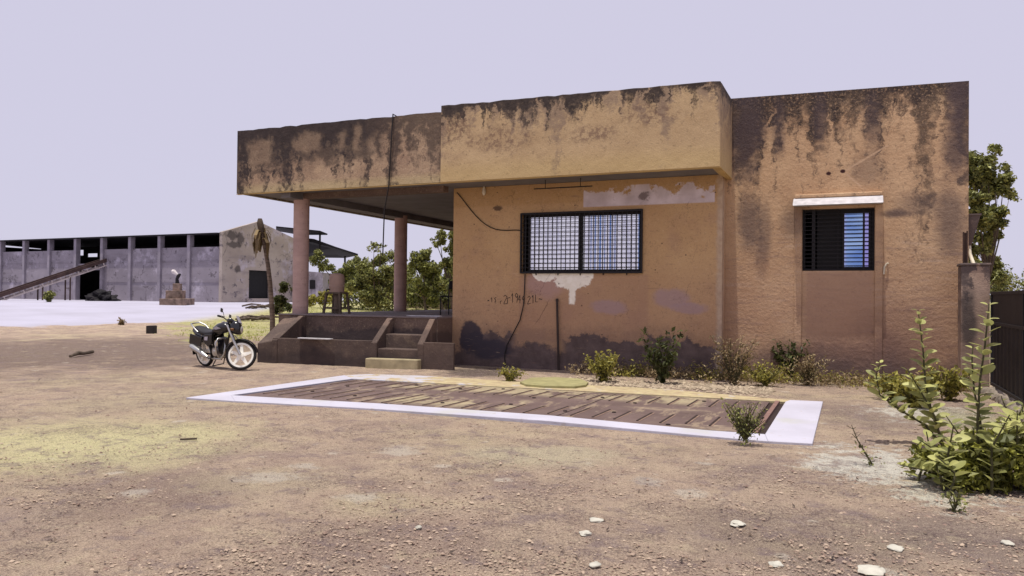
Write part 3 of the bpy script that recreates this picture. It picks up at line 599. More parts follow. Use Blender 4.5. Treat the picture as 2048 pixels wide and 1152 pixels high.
# rainwater head & pipe
p = FY(1950, 421, Y2+.15); rh = thing('rainwater_funnel', (2.02, Y2+.2, 2.2), 'grey funnel shaped rainwater head with a pale outlet pipe at the building corner', 'rain pipe')
mb = MB(); X0 = 1.912
mb.add([(X0, Y2+.05, 3.08), (X0+.19, Y2+.05, 3.08), (X0+.19, Y2+.3, 3.08), (X0, Y2+.3, 3.08), (X0, Y2+.12, 2.55), (X0+.06, Y2+.12, 2.55), (X0+.06, Y2+.2, 2.55), (X0, Y2+.2, 2.55)], [(0,1,2,3),(7,6,5,4),(0,4,5,1),(1,5,6,2),(2,6,7,3),(3,7,4,0)])
mb.build('funnel', M['pill'], rh); mb = MB(); mb.box((X0, Y2+.03, 3.08), (X0+.205, Y2+.32, 3.11)); mb.build('rim', M['pill'], rh)
mb = MB(); mb.tube([(X0+.03, Y2+.16, 2.56), (X0+.035, Y2+.12, 2.4), (X0+.07, Y2-.1, 2.2)], .03, 10); mb.build('outlet_pipe', M['pipew'], rh, smooth=True)
a = FY(1926, 464, PY+.15); b = FY(1935, 464, PY+.15)
mb = MB(); mb.box((a.x, PY+.15, 2.2), (a.x+.02, PY+.20, a.z)); mb.box((b.x-.012, PY+.15, 2.2), (b.x+.008, PY+.20, a.z+.02)); mb.box((a.x+.02, PY+.185, 2.2), (b.x-.012, PY+.198, a.z-.01))
tag(mb.build('iron_channel', simple('rusty_iron', (.06, .035, .028), .7, .3)), 'short rusty iron channel standing on top of the gate pillar', 'metal post')
XG = 2.19
gt = thing('metal_gate', (XG, 12.6, 0), 'dark metal sheet gate at the right edge beside the gate pillar', 'gate')
M['gate'] = simple('gate_paint', (.022, .020, .022), .6, .2, .3, 3)
def gtop(y): return 1.70
mb = MB(); ys = np.arange(9.6, 15.2, .08)
vs = []; 
for i, y in enumerate(ys):
    xx = XG+(.018 if (i//2) % 2 else 0); vs += [(xx, y, .16), (xx, y, 1.16), (xx+.025, y, .16), (xx+.025, y, 1.16)]
m_ = len(ys); fs = []
for i in range(m_-1):
    a = 4*i; b = a+4; fs += [(a, b, b+1, a+1), (a+2, a+3, b+3, b+2), (a+1, b+1, b+3, a+3), (a, a+2, b+2, b)]
mb.add(vs, fs); mb.build('lower_sheet', M['gate'], gt)
mb = MB(); mb.box((XG+.004, 9.6, 1.2), (XG+.02, 15.2, 1.66)); mb.build('upper_sheet', M['gate'], gt)
mb = MB(); 
for z in (.14, 1.16, 1.66): mb.box((XG-.02, 9.58, z), (XG+.035, 15.22, z+.05))
for y in (9.58, 12.1, 12.55, 15.18): mb.box((XG-.022, y, .135), (XG+.036, y+.05, 1.715))
mb.build('frame', M['gate'], gt, bevel=.004)
M['stone'] = simple('rough_stone', (.24, .20, .16), .95, 0, .4, 9, .5)
mb = MB(); 
for i in range(26): 
    y = 10.4+i*.19; mb.blob((XG-.02+random.uniform(-.08,.06), y, .02), (random.uniform(.09,.15), random.uniform(.09,.13), random.uniform(.07,.12)), i, 2, .5)
tag(mb.build('stone_kerb', M['stone'], smooth=50), 'rough kerb of earth and rubble under the dark metal gate', 'kerb')

# ================================================================== WEIGHBRIDGE
WB = thing('weighbridge', (-4.7, 10.6, 0), 'brown steel vehicle weighbridge deck set in a white painted concrete frame', 'weighbridge')
g = lambda x, y, z=.018: G(x, y, z)
def flat(mb, poly, z=.018, h=.12):
    mb.prism([(p.x, p.y, z-h) for p in poly], (0, 0, h))
of = [g(372,795), g(470,801.5), g(760,817.6), g(1100,841.5), g(1420,872), g(1536,882), g(1625,887)]
ob = [g(1646,803), g(1580,800), g(1330,778), g(1060,764), g(840,751), g(740,748), g(690,750)]
inn = {'fl': g(462,790), 'fr': g(1530,868), 'br': g(1571,803), 'bl': g(705,757)}
mb = MB(); flat(mb, [of[0], of[1], inn['fl'], inn['bl'], ob[6]]); mb.build('end_ramp', M['lime'], WB, bevel=.008)
mb = MB(); flat(mb, of[1:6]+[inn['fr'], g(1420,860.5), g(1100,830.5), g(760,806.7), inn['fl']]); mb.build('kerb', M['lime'], WB, bevel=.008)
mb = MB(); flat(mb, [inn['bl'], inn['br'], ob[1], ob[2], ob[3], ob[4], ob[5], ob[6]]); mb.build('kerb', M['dusty'], WB, bevel=.008)
mb = MB(); flat(mb, [of[5], of[6], ob[0], ob[1], inn['br'], inn['fr']], .020); mb.build('end_ramp', M['lime'], WB, bevel=.008)
def mat_deck():
    n = NT('rusty_deck'); c = n.mix(n.noise(1.4, 7, .65), (.10, .066, .058), (.165, .112, .10))
    c = n.mix(n.ss(n.noise(.55, 6, .65, n.vec(n.x, n.m('MULTIPLY', n.y, 2.2), 3.0)), .62, .9, 0.0, .7), c, (.36, .28, .19))
    c = n.mix(n.m('MULTIPLY', n.ss(n.noise(1, 5, .7, n.vec(n.m('MULTIPLY', n.x, 5.0), n.m('MULTIPLY', n.y, 1.1), 9.0)), .6, .8), .6), c, (.34, .26, .175)); c = n.mix(n.ss(n.noise(10, 5), .7, 1.0, 0.0, .4), c, (.06, .04, .035)); c = n.mix(n.ss(n.noise(3, 7, .7), .75, .95, 0.0, .6), c, (.40, .33, .25))
    v = n.m('DIVIDE', n.m('SUBTRACT', n.y, n.m('ADD', n.m('MULTIPLY', n.x, .045), 9.45)), 2.95); w_ = n.noise(1, 6, .7, n.vec(n.m('MULTIPLY', n.x, 1.6), n.m('MULTIPLY', n.y, .8), 5.0))
    f = n.m('MAXIMUM', n.m('MULTIPLY', n.boxm(n.x, v, -7.2, -2.0, .66, .97, .08), n.ss(w_, .3, .55)), n.m('MULTIPLY', n.boxm(n.x, v, -6.4, -4.3, .12, .42, .1), n.ss(w_, .4, .6)))
    c = n.mix(n.m('MULTIPLY', f, .75), c, n.mix(n.noise(8, 5), (.30, .24, .15), (.48, .41, .25)))
    n.bump(n.noise(30, 4), .25, .005); return n.out(c, .75, .1, .35)
M['deck'] = mat_deck(); M['rib'] = simple('rib_steel', (.035, .022, .02), .7, .1, .3, 8, 0); M['rib_lit'] = simple('rib_lit_side', (.24, .16, .12), .7, .1, .3, 8, 0)
fl, fr_, bl, br = [Vector((p.x, p.y, .008)) for p in (inn['fl'], inn['fr'], inn['bl'], inn['br'])]
def dk(u, v, z=.008):
    p = (fl*(1-u)+fr_*u)*(1-v)+(bl*(1-u)+br*u)*v; return Vector((p.x, p.y, z))
cuts = [.012, .335, .66, .972]
for i in range(3):
    u0, u1 = cuts[i]+.0015, cuts[i+1]-.0015
    mb = MB(); flat(mb, [dk(u0, .02), dk(u1, .02), dk(u1, .98), dk(u0, .98)], .008, .025)
    k = 8
    for j in range(k):
        u = u0+(u1-u0)*(j+.5)/k
        if u > .945: continue
        for v0, v1 in ((.12, .37), (.66, .91)):
            sh = random.uniform(-.02, .02); lng = (.12 if i == 0 else .0) if v0 < .5 else 0
            mb.mi = 1; mb.bar(dk(u, v0+sh, .010), dk(u, v1+sh+lng, .010), .028, .012)
            mb.mi = 2; a, b = dk(u, v0+sh, .0095), dk(u, v1+sh+lng, .0095); e = Vector((.024, 0, 0)); mb.bar(a+e, b+e, .022, .005)  # lit side of the rib painted as a paler strip beside the dark bar
            if j % 3 == 1:
                q = dk(u, (v0+v1)/2+random.uniform(-.2, .2), .009); mb.mi = 1; mb.lathe([(.03, 0), (.03, .012), (.018, .016)], (q.x+.12, q.y, q.z-.002), 8)
    mb.build('deck_plate', [M['deck'], M['rib'], M['rib_lit']], WB)
mb = MB(); mb.bar(dk(.985, .0, .004), dk(.985, 1, .004), .06, .04); mb.build('edge_angle', simple('edge_angle', (.22, .13, .11), .7, .1), WB)
mb = MB(); flat(mb, [dk(-.002, 0), dk(1.002, 0), dk(1.002, 1), dk(-.002, 1)], -.018, .02); mb.build('pit', M['rib'], WB)

# slab cover between weighbridge and wall
c0 = G(1108, 760, .1); mb = MB()
poly = [G(px, py, .06) for px, py in ((1040,763),(1052,768),(1090,771),(1150,772),(1172,769),(1177,764),(1160,757),(1110,754),(1062,755))]
mb.prism([(p.x, p.y, .0) for p in poly], (0, 0, .06)); tag(mb.build('stone_slab', simple('mossy_slab', (.30, .275, .13), .95, 0, .2, 6), bevel=.01), 'flat pale slab lying between the weighbridge and the orange wall', 'slab')

# ================================================================== SHED
SHD = 60.0
P0 = D(440, 605, SHD); PLft = D(0, 600, 72); e1 = Vector((PLft.x-P0.x, PLft.y-P0.y, 0)).normalized(); e2 = Vector((-e1.y, e1.x, 0))
if e2.dot(f_) < 0: e2 = -e2
ZG = gz(P0.x, P0.y)-.1
def wal(px, py): return PL(px, py, P0, e1)
def al(px): return (wal(px, 560)-P0).dot(e1)
def S(a, b, z): return Vector((P0.x, P0.y, 0))+e1*a+e2*b+Vector((0, 0, z))
zpan = wal(440, 493).z; zeave = wal(440, 468).z; zgab = wal(440, 460).z
WID = (PL(590, 560, P0, e2)-P0).dot(e2); zpk = PL(515, 443, P0, e2).z; bpk = (PL(515, 443, P0, e2)-P0).dot(e2)
def mat_shed(name, c0, c1, cr=.5):
    n = NT(name); c = n.mix(n.noise(.5, 6), c0, c1); c = n.mix(n.ss(n.noise(.55, 8, .7), .55, .95, 0.0, .75), c, (.50, .45, .52))
    c = n.mix(n.ss(n.noise(1.3, 8, .75), .66, .8, 0.0, .8), c, (.10, .085, .095)); ck = n.voro(.35, 'DISTANCE_TO_EDGE', n.vec(n.m('ADD', n.x, n.noise(.8, 5)), n.y, n.m('ADD', n.z, n.noise(.9, 5)))); c = n.mix(n.m('MULTIPLY', n.ss(ck, .02, .004, 0.0, .5), n.ss(n.noise(.6, 4), .5, .7)), c, (.09, .075, .085)); c = n.mix(n.ss(n.noise(.35, 4, .6, n.vec(n.x, n.y, n.m('MULTIPLY', n.z, 4.0))), .55, .9, 0.0, .35), c, (.17, .145, .16))
    if cr < .5:
        wob = n.m('MULTIPLY', n.m('SUBTRACT', n.noise(1.5, 6, .7), .5), 1.2)
        for px, py, a_, b_ in ((459, 470, .65, .35), (463, 490, .8, .25), (478, 478, .4, .4), (472, 538, .3, .3)):
            q = PL(px, py, P0, e2); c = n.mix(n.m('MULTIPLY', n.ell(n.m('ADD', n.m('MULTIPLY', n.x, e2.x), n.m('MULTIPLY', n.y, e2.y)), n.z, q.x*e2.x+q.y*e2.y, q.z, a_, b_, .3, wob), .8), c, (.07, .058, .055))
    wallbump(n, .3); return n.out(c, .95)
M['shed'] = mat_shed('shed_concrete', (.215, .19, .215), (.30, .265, .295)); M['gable'] = mat_shed('shed_gable', (.32, .265, .23), (.43, .365, .315), .4)
M['shedcol'] = simple('shed_column', (.27, .24, .275), .95, 0, .2, 1.5); M['tin'] = simple('dark_tin', (.014, .012, .014), .8, .2, .3, 2)
SH = thing('storage_shed', S(12, 4, ZG), 'long grey concrete shed with a dark open gap under its roof, far left', 'building')
colpx = [440, 377, 318, 259, 203, 150, 97, 47, 0]
ca = [al(p) for p in colpx]; st = ca[-1]-ca[-2]; ca += [ca[-1]+st, ca[-1]+2*st]
LEN = ca[-1]
def sbox(mb, a0, a1, b0, b1, z0, z1): mb.obox(S((a0+a1)/2, (b0+b1)/2, (z0+z1)/2), e1*(a1-a0)/2, e2*(b1-b0)/2, (0, 0, (z1-z0)/2))
for i in range(len(ca)-1):
    if i == 4: continue
    mb = MB(); sbox(mb, ca[i]+.002, ca[i+1]-.002, .12, .3, ZG, zpan); 
    for zf in (.37, .74): sbox(mb, ca[i]+.2, ca[i+1]-.2, .085, .13, ZG+(zpan-ZG)*zf, ZG+(zpan-ZG)*zf+.05)
    mb.build('wall_panel', M['shed'], SH)
for i, a in enumerate(ca[1:]):
    mb = MB(); sbox(mb, a-.16, a+.16, -.06, .36, ZG, zeave+.02); mb.build('column', M['shedcol'], SH)
mb = MB()                                                                # gable wall with door opening
zge = zgab-.15
dpx = [(PL(p, 570, P0, e2)-P0).dot(e2) for p in (495, 537)]; zd = PL(516, 541, P0, e2).z
for (b0, b1) in ((0, dpx[0]), (dpx[0], dpx[1]), (dpx[1], WID)):
    def zt(b): return zge+(zpk-zge)*(b/bpk) if b <= bpk else zpk+(zge-zpk)*((b-bpk)/(WID-bpk))
    zl = zd if b0 == dpx[0] else ZG
    bb = [b0]+([bpk] if b0 < bpk < b1 else [])+[b1]
    poly = [S(-.15, b0, zl), S(-.15, b1, zl)]+[S(-.15, b, zt(b)) for b in bb[::-1]]
    mb.prism(poly, e1*.3)
mb.build('gable_wall', M['gable'], SH)
mb = MB(); sbox(mb, -.3, -.1, dpx[0]-.3, dpx[1]+.25, ZG, ZG+.42); mb.build('door_step', M['gable'], SH)
mb = MB(); sbox(mb, .08, .149, dpx[0]-.05, dpx[1]+.05, ZG, zd+.05); mb.build('door', M['dark_fill'], SH)
mb = MB()
def PLb(px): return (PL(px, 540, S(0, WID, ZG), e1)-S(0, WID, ZG)).dot(e1)
gaps = [(PLb(196), PLb(176), PL(185, 514, S(0, WID, ZG), e1).z, PL(185, 507, S(0, WID, ZG), e1).z), (PLb(168), PLb(154), PL(160, 511, S(0, WID, ZG), e1).z, PL(160, 500, S(0, WID, ZG), e1).z), (PLb(397), PLb(391), PL(394, 479, S(0, WID, ZG), e1).z, PL(394, 474, S(0, WID, ZG), e1).z)]
gaps.sort(); a_ = .16
for g0, g1_, z0_, z1_ in gaps:
    g0, g1_ = min(g0, g1_), max(g0, g1_)
    if g0 > a_: sbox(mb, a_, g0, WID-.1, WID, ZG, zeave+.2)
    sbox(mb, g0, g1_, WID-.1, WID, ZG, z0_); sbox(mb, g0, g1_, WID-.1, WID, z1_, zeave+.2); a_ = g1_
sbox(mb, a_, LEN, WID-.1, WID, ZG, zeave+.2); sbox(mb, LEN, LEN+.2, .2, WID, ZG, zeave-.1); mb.build('rear_wall', M['tin'], SH)
mb = MB()
for b0, b1, z0, z1 in ((-.25, bpk, zeave+.0, zeave+.12), (bpk, WID+.4, zeave+.12, zeave-.05)):
    a0, a1 = .17, LEN+.3
    mb.prism([S(a0, b0, z0), S(a0, b1, z1), S(a0, b1, z1+.1), S(a0, b0, z0+.1)], e1*(a1-a0))
mb.build('roof', M['tin'], SH)
mb = MB(); sbox(mb, ca[4]+.17, ca[5]-.17, .15, .4, zpan-1.2-.12, zpan-1.2); sbox(mb, ca[4]+.17, ca[5]-.17, .2, .3, ZG+2.7, ZG+2.9); mb.build('lintel', M['shedcol'], SH)
# annex and tin awnings to the right of the gable
AX = thing('annex_hut', D(600, 600, 66), 'small pale hut with one dark window beside the far shed gable', 'hut')
a = D(540, 603, 68.5); b = D(600, 605, 67.5); c = D(645, 606, 66); zt0 = D(540, 536, 68.5).z
n1 = Vector((f_.x, f_.y, 0))
def slabw(p, q, z0, z1, z2, th): mbx = MB(); mbx.prism([(p.x,p.y,z0),(q.x,q.y,z0),(q.x,q.y,z2),(p.x,p.y,z1)], n1*th); return mbx
slabw(a, c, ZG, D(540, 537, 68.5).z, D(645, 545, 66).z, 4).build('wall', M['shed'], AX)
wq = [D(619, 578, 66.3), D(629, 578, 66.2)]; mb = MB(); mb.prism([(wq[0].x, wq[0].y, wq[0].z), (wq[1].x, wq[1].y, wq[0].z), (wq[1].x, wq[1].y, D(625, 560, 66.2).z), (wq[0].x, wq[0].y, D(625, 560, 66.2).z)], n1*.3); mb.build('window', M['tin'], AX)
wq = [D(561, 582, 67.6), D(575, 582, 67.4)]; mb = MB(); mb.prism([(wq[0].x, wq[0].y, wq[0].z), (wq[1].x, wq[1].y, wq[0].z), (wq[1].x, wq[1].y, D(570, 556, 67.4).z), (wq[0].x, wq[0].y, D(570, 556, 67.4).z)], n1*.3); mb.build('window', M['tin'], AX)
def sheet(name, pts, th, label):
    P = [Vector(p) for p in pts]; mbx = MB(); mbx.prism(P, (0, 0, th)); return tag(mbx.build(name, M['tin']), label, 'roof sheet')
aw = thing('tin_canopy', D(640, 600, 70), 'dark tin canopy roofs on posts jutting out behind the far gable shed', 'canopy')
def canopy(pts, th, posts):
    mbx = MB(); mbx.prism([Vector(p) for p in pts], (0, 0, th)); mbx.build('roof_sheet', M['tin'], aw)
    for px, py, dep in posts:
        p = D(px, py, dep); mbx = MB(); mbx.tube([(p.x, p.y, ZG), (p.x, p.y, p.z+.05)], .09, 8); mbx.build('post', M['tin'], aw)
canopy([D(552, 455, 69), D(640, 464, 69), D(655, 470, 69), D(600, 470, 75), D(552, 462, 75)], .12, ((640, 466, 70),))
canopy([D(598, 478, 70), D(628, 481, 70), D(672, 497, 70), D(716, 511, 70), D(690, 516, 77), D(598, 515, 77)], .15, ((690, 513, 72), (612, 505, 72)))
# ================================================================== CONVEYOR
M['rust'] = simple('conveyor_rust', (.085, .052, .045), .8, .2, .35, 2); M['rail'] = simple('conveyor_rail', (.52, .45, .42), .8, .2, .3, 2); M['belt'] = simple('conveyor_belt', (.12, .085, .075), .85, 0, .25, 2)
T = wal(205, 519)+e2*.6; Bm = D(-60, 612, 58)
cv = thing('belt_conveyor', (Bm.x, Bm.y, gz(Bm.x, Bm.y)), 'long inclined belt conveyor with rusty rails climbing into the open bay of the far shed', 'conveyor')
ax = (T-Bm); L = ax.length; ax.normalize(); sd = ax.cross(Vector((0, 0, 1))).normalized(); up = sd.cross(ax)
mb = MB(); mb.bar(Bm, T, .7, .06); mb.build('belt', M['belt'], cv)
for s_ in (-1, 1):
    mb = MB(); mb.bar(Bm+sd*.42*s_+up*.10, T+sd*.42*s_+up*.10, .1, .28); mb.build('side_rail', M['rust'], cv)
    mb = MB(); mb.bar(Bm+sd*.42*s_-up*.32, T+sd*.42*s_-up*.32, .08, .10)
    for k in range(0, 15): q = Bm+ax*(L*k/15)+sd*.42*s_; mb.bar(q-up*.3, q+up*.05, .07, .07, ax)
    mb.build('lower_rail', M['rail'], cv)
for px in (78, 133):
    t = ((PL(px, 560, Bm, Vector((ax.x, ax.y, 0)).normalized())-Bm).dot(Vector((ax.x, ax.y, 0)).normalized()))/math.hypot(ax.x, ax.y)
    for s_ in (-1, 1):
        q = Bm+ax*t+sd*.42*s_-up*.3; mb = MB(); mb.tube([q, (q.x, q.y, gz(q.x, q.y)-.05)], .06, 8); mb.build('leg', M['rust'], cv)
    q = Bm+ax*t-up*.3; mb = MB(); zc = gz(q.x, q.y)+1.0; mb.bar((q.x+sd.x*.42, q.y+sd.y*.42, zc), (q.x-sd.x*.42, q.y-sd.y*.42, zc), .06, .06); mb.build('brace', M['rust'], cv)
mb = MB(); q = Bm+ax*(L*.72); 
mb = MB(); mb.lathe([(.25, -.5), (.25, .5)], (0, 0, 0), 12, 'y'); mb.xf(Matrix.Translation(T-ax*.1) @ sd.to_track_quat('Y', 'Z').to_matrix().to_4x4()); mb.build('drum', M['rail'], cv)
# ================================================================== PEDESTAL
dp = 50.0; M['brick'] = simple('old_masonry', (.20, .14, .11), .95, 0, .5, 3, .5); M['whites'] = simple('white_statue', (.62, .56, .55), .8, 0, .1, 3)
pb = D(354, 610, dp); zb = gz(pb.x, pb.y); pd = thing('stepped_pedestal', (pb.x, pb.y, zb), 'old stepped masonry pedestal topped by a bent post with a white head', 'monument')
k = dp/F_PX
def ped(px0, px1, y0, y1, name, mt):
    hw = (px1-px0)/2*k; c_ = D((px0+px1)/2, y0, dp+.8); mb = MB(); mb.obox((c_.x, c_.y, (c_.z+D(354, y1, dp+.8).z)/2), r_*hw, n1*min(hw, .8), (0, 0, (c_.z-D(354, y1, dp+.8).z)/2)); return mb.build(name, mt, pd, bevel=.03)
ped(329, 380, 597, 612, 'base', M['brick']); ped(337, 366, 581, 597.5, 'lower_block', M['brick']); ped(348, 362, 567, 581.5, 'upper_block', M['brick'])
mb = MB(); mb.tube([D(355, 568, dp+.8), D(354, 558, dp+.8), D(357, 551, dp+.8), D(361, 548, dp+.8)], [.14, .1, .12, .06], 8); mb.build('post', M['tin'], pd, smooth=True)
mb = MB(); mb.tube([D(357, 552, dp+.8), D(352, 547, dp+.8), D(347, 543, dp+.8), D(344, 541, dp+.8)], [.06, .10, .15, .08], 8); mb.build('white_head', M['whites'], pd, smooth=True)

# ================================================================== VEGETATION
M['leaf_d'] = leafmat('dark_leaves', (.018, .022, .009), (.13, .145, .045)); M['leaf_y'] = leafmat('yellow_leaves', (.04, .04, .01), (.52, .47, .11))
M['leaf_c'] = leafmat('broad_pale_leaves', (.07, .085, .022), (.58, .58, .21), .35); M['leaf_m'] = leafmat('mixed_leaves', (.010, .013, .005), (.36, .37, .11), .18)
M['leaf_u'] = leafmat('undergrowth_leaves', (.015, .017, .005), (.36, .36, .07), .25); M['dry'] = leafmat('dry_weed', (.12, .085, .05), (.42, .32, .17), .2); M['grass'] = leafmat('dry_grass', (.26, .29, .07), (.55, .55, .18), .35)
M['bark'] = simple('bark', (.10, .075, .055), .95, 0, .4, 8, .5); M['stem'] = simple('stem', (.07, .065, .03), .8, 0, .3, 12, 0)
def leaves(mb, cs, size, shape=.5, flat=.0, upw=.25):
    """diamond leaves with a fold, one per centre"""
    for c in cs:
        d = Vector((random.gauss(0,1), random.gauss(0,1), random.gauss(0,1)*(1-flat)+upw)).normalized()
        nrm = Vector((random.gauss(0,.6), random.gauss(0,.6), 1)).normalized(); sdv = d.cross(nrm)
        if sdv.length < .1: continue
        sdv.normalize(); nrm = sdv.cross(d); s = size*random.uniform(.6, 1.35); c = Vector(c)
        a, b = c-d*s*.5, c+d*s*.5-nrm*s*.12; l = c+sdv*s*shape*.5+nrm*s*.07; r = c-sdv*s*shape*.5+nrm*s*.07
        mb.add([a, l, b, r], [(0, 1, 2), (0, 2, 3)])
def clump_pts(cs, n):
    """points scattered through a set of (centre, radii) clumps, denser toward their shells"""
    vol = [r[0]*r[1]*r[2] for _, r in cs]; tot = sum(vol); out = []
    for (c, r), v in zip(cs, vol):
        for _ in range(max(3, int(n*v/tot))):
            d = Vector((random.gauss(0,1), random.gauss(0,1), random.gauss(0,1))).normalized()*random.random()**.45
            out.append((c[0]+d.x*r[0], c[1]+d.y*r[1], c[2]+d.z*r[2]))
    return out
def tree(name, base, outline, dep, rpx, n, size, mt, label, cat='tree', group=None, trunk=.09, sub=9, depr=1.0, shape=.55):
    """outline: pixel centres of the main boughs (read as directions) at distance dep"""
    t = thing(name, base, label, cat, group); k = dep/F_PX; cl = []; tips = []
    for px, py, rr in outline:
        c = D(px, py, dep+random.uniform(-depr, depr)); tips.append(c)
        for _ in range(sub):
            d = Vector((random.gauss(0,1), random.gauss(0,1), random.gauss(0,1))).normalized()*rr*k*random.uniform(.2, 1.0)
            q = rr*k*random.uniform(.25, .6); cl.append((c+d, (q, q, q*.8)))
    mb = MB(); leaves(mb, clump_pts(cl, n), size, shape); mb.build('crown', mt, t, fix=False)
    mb = MB(); b = Vector(base); top = sum(tips, Vector())/len(tips); fork = b.lerp(top, .45); fork.x += random.uniform(-.1, .1)
    mb.tube([b-Vector((0,0,.1)), b.lerp(fork, .5)+Vector((.04, .02, 0)), fork], [trunk, trunk*.8, trunk*.65], 8)
    for c in tips:
        mid = fork.lerp(c, .5)+Vector((random.uniform(-.15,.15), random.uniform(-.15,.15), .1)); mb.tube([fork, mid, c], [trunk*.5, trunk*.3, trunk*.08], 6)
    mb.build('trunk', M['bark'], t, smooth=True); return t
def gb(px, dep): p = D(px, 600, dep); return Vector((p.x, p.y, gz(p.x, p.y)))
tree('garden_tree', gb(757, 34), [(745,560,34),(765,520,26),(735,535,24),(780,570,24),(752,600,22),(775,545,22),(748,500,14),(720,575,22),(735,595,22),(770,605,20),(790,580,18),(790,540,14),(762,495,10)], 34, 0, 9000, .14, M['leaf_m'], 'slender dark leafy tree on the lawn between the two veranda columns')
tree('garden_tree', gb(850, 42), [(845,535,26),(870,545,22),(830,525,18),(850,515,16),(880,565,18),(825,560,18),(850,585,24),(875,590,22),(820,585,20)], 42, 0, 8000, .18, M['leaf_m'], 'rounded yellow green tree behind the rear veranda column')
tree('garden_tree', gb(905, 36), [(898,560,20),(905,500,22),(880,476,16),(870,480,8),(900,530,20),(915,470,24)], 36, 0, 5200, .15, M['leaf_m'], 'tree partly behind the orange wall with a bare branch reaching under the roof')
tree('garden_tree', gb(690, 50), [(690,540,20),(712,535,22),(700,560,26),(668,560,18),(725,555,20),(650,530,18),(632,520,16)], 50, 0, 8000, .18, M['leaf_m'], 'dark bushy tree behind the drum and the small hut')
tree('garden_tree', gb(800, 44), [(790,550,24),(812,540,24),(775,585,24),(805,580,26),(740,585,24),(720,560,22),(820,600,18)], 44, 0, 7000, .18, M['leaf_m'], 'broad bushy tree half hidden by the rear veranda column')
tree('garden_tree', gb(885, 46), [(880,560,24),(865,580,24),(895,585,24),(905,550,22),(858,560,20)], 46, 0, 6000, .18, M['leaf_m'], 'dense low tree before the stone wall, next to the orange wall corner')
tree('garden_shrub', gb(566, 27), [(560,600,18),(572,580,14),(556,620,12),(575,615,14)], 27, 0, 2600, .10, M['leaf_d'], 'dark shrub beside the front veranda column and the leaning palm', 'shrub', None, .03)
tree('garden_shrub', gb(640, 38), [(640,592,14),(660,588,14),(622,600,14),(690,585,10),(655,600,12)], 38, 0, 1100, .16, M['leaf_y'], 'low yellow green shrub behind the drum stand', 'shrub', None, .03)
tree('garden_shrub', gb(895, 30), [(893,600,14),(900,575,12),(885,590,9)], 30, 0, 420, .13, M['leaf_d'], 'dark shrub beside the metal chair at the veranda wall', 'shrub', None, .03)
tree('boundary_tree', gb(1965, 24), [(1975,330,32),(1955,370,34),(1995,375,30),(1985,430,32),(1950,320,22),(2010,340,18),(2020,390,16),(1960,430,30),(1990,300,16),(1950,350,30),(1948,400,28),(1960,470,28),(1988,455,26),(1950,500,24),(1975,480,20),(2000,440,18)], 24, 0, 8500, .15, M['leaf_m'], 'tall loose leaved tree rising behind the right end of the building', 'tree', None, .06, 9, 1.2, .65)
tree('boundary_tree', gb(1970, 27), [(1962,500,24),(1985,525,22),(1975,550,24),(1950,540,20),(1995,555,18)], 27, 0, 5000, .13, M['leaf_m'], 'dark dense lower tree behind the gate pillar')
hb_ = thing('hedge', gb(800, 49), 'dark shaggy hedge at the back of the lawn, seen between the veranda columns', 'hedge'); mb = MB(); cl = []
for i in range(60): cl.append((D(random.uniform(690, 925), random.uniform(556, 612), 49+random.uniform(-1, 1)), (.75, .75, .6)))
leaves(mb, clump_pts(cl, 9000), .19, .6); mb.build('foliage', M['leaf_m'], hb_, fix=False)
hd = thing('hedge', gb(2040, 32), 'dense dark green hedge beyond the metal gate', 'hedge')
mb = MB(); cl = []
for i in range(40): cl.append((D(random.uniform(1975, 2180), random.uniform(545, 612), 32+random.uniform(-1, 1)), (.45, .45, .4)))
leaves(mb, clump_pts(cl, 9000), .12, .6); mb.build('foliage', M['leaf_m'], hd, fix=False)
mb = MB()
for i in range(12): p = gb(1985+i*16, 32); mb.tube([p, p+Vector((random.uniform(-.1,.1), 0, .8))], .03, 6)
mb.build('stems', M['bark'], hd)
# boundary wall of stone far behind the veranda
a, b = D(800, 612, 52), D(960, 612, 50); mb = MB(); mb.prism([(a.x,a.y,.3),(b.x,b.y,.3),(b.x,b.y,D(905,580,50).z),(a.x,a.y,D(815,583,52).z)], n1*.5)
n = NT('rubble_wall'); c = n.mix(n.noise(3.5, 6, .7), (.10, .08, .06), (.36, .29, .20)); n.bump(n.noise(4, 5), .6, .08); tag(mb.build('stone_wall', n.out(c, .95)), 'low rough stone boundary wall behind the lawn, seen through the veranda', 'wall')
tree('garden_shrub', gb(835, 46), [(818,590,14),(832,584,12),(826,604,10)], 46, 0, 500, .18, M['leaf_d'], 'dark shrub growing before the stone boundary wall', 'shrub', None, .03)
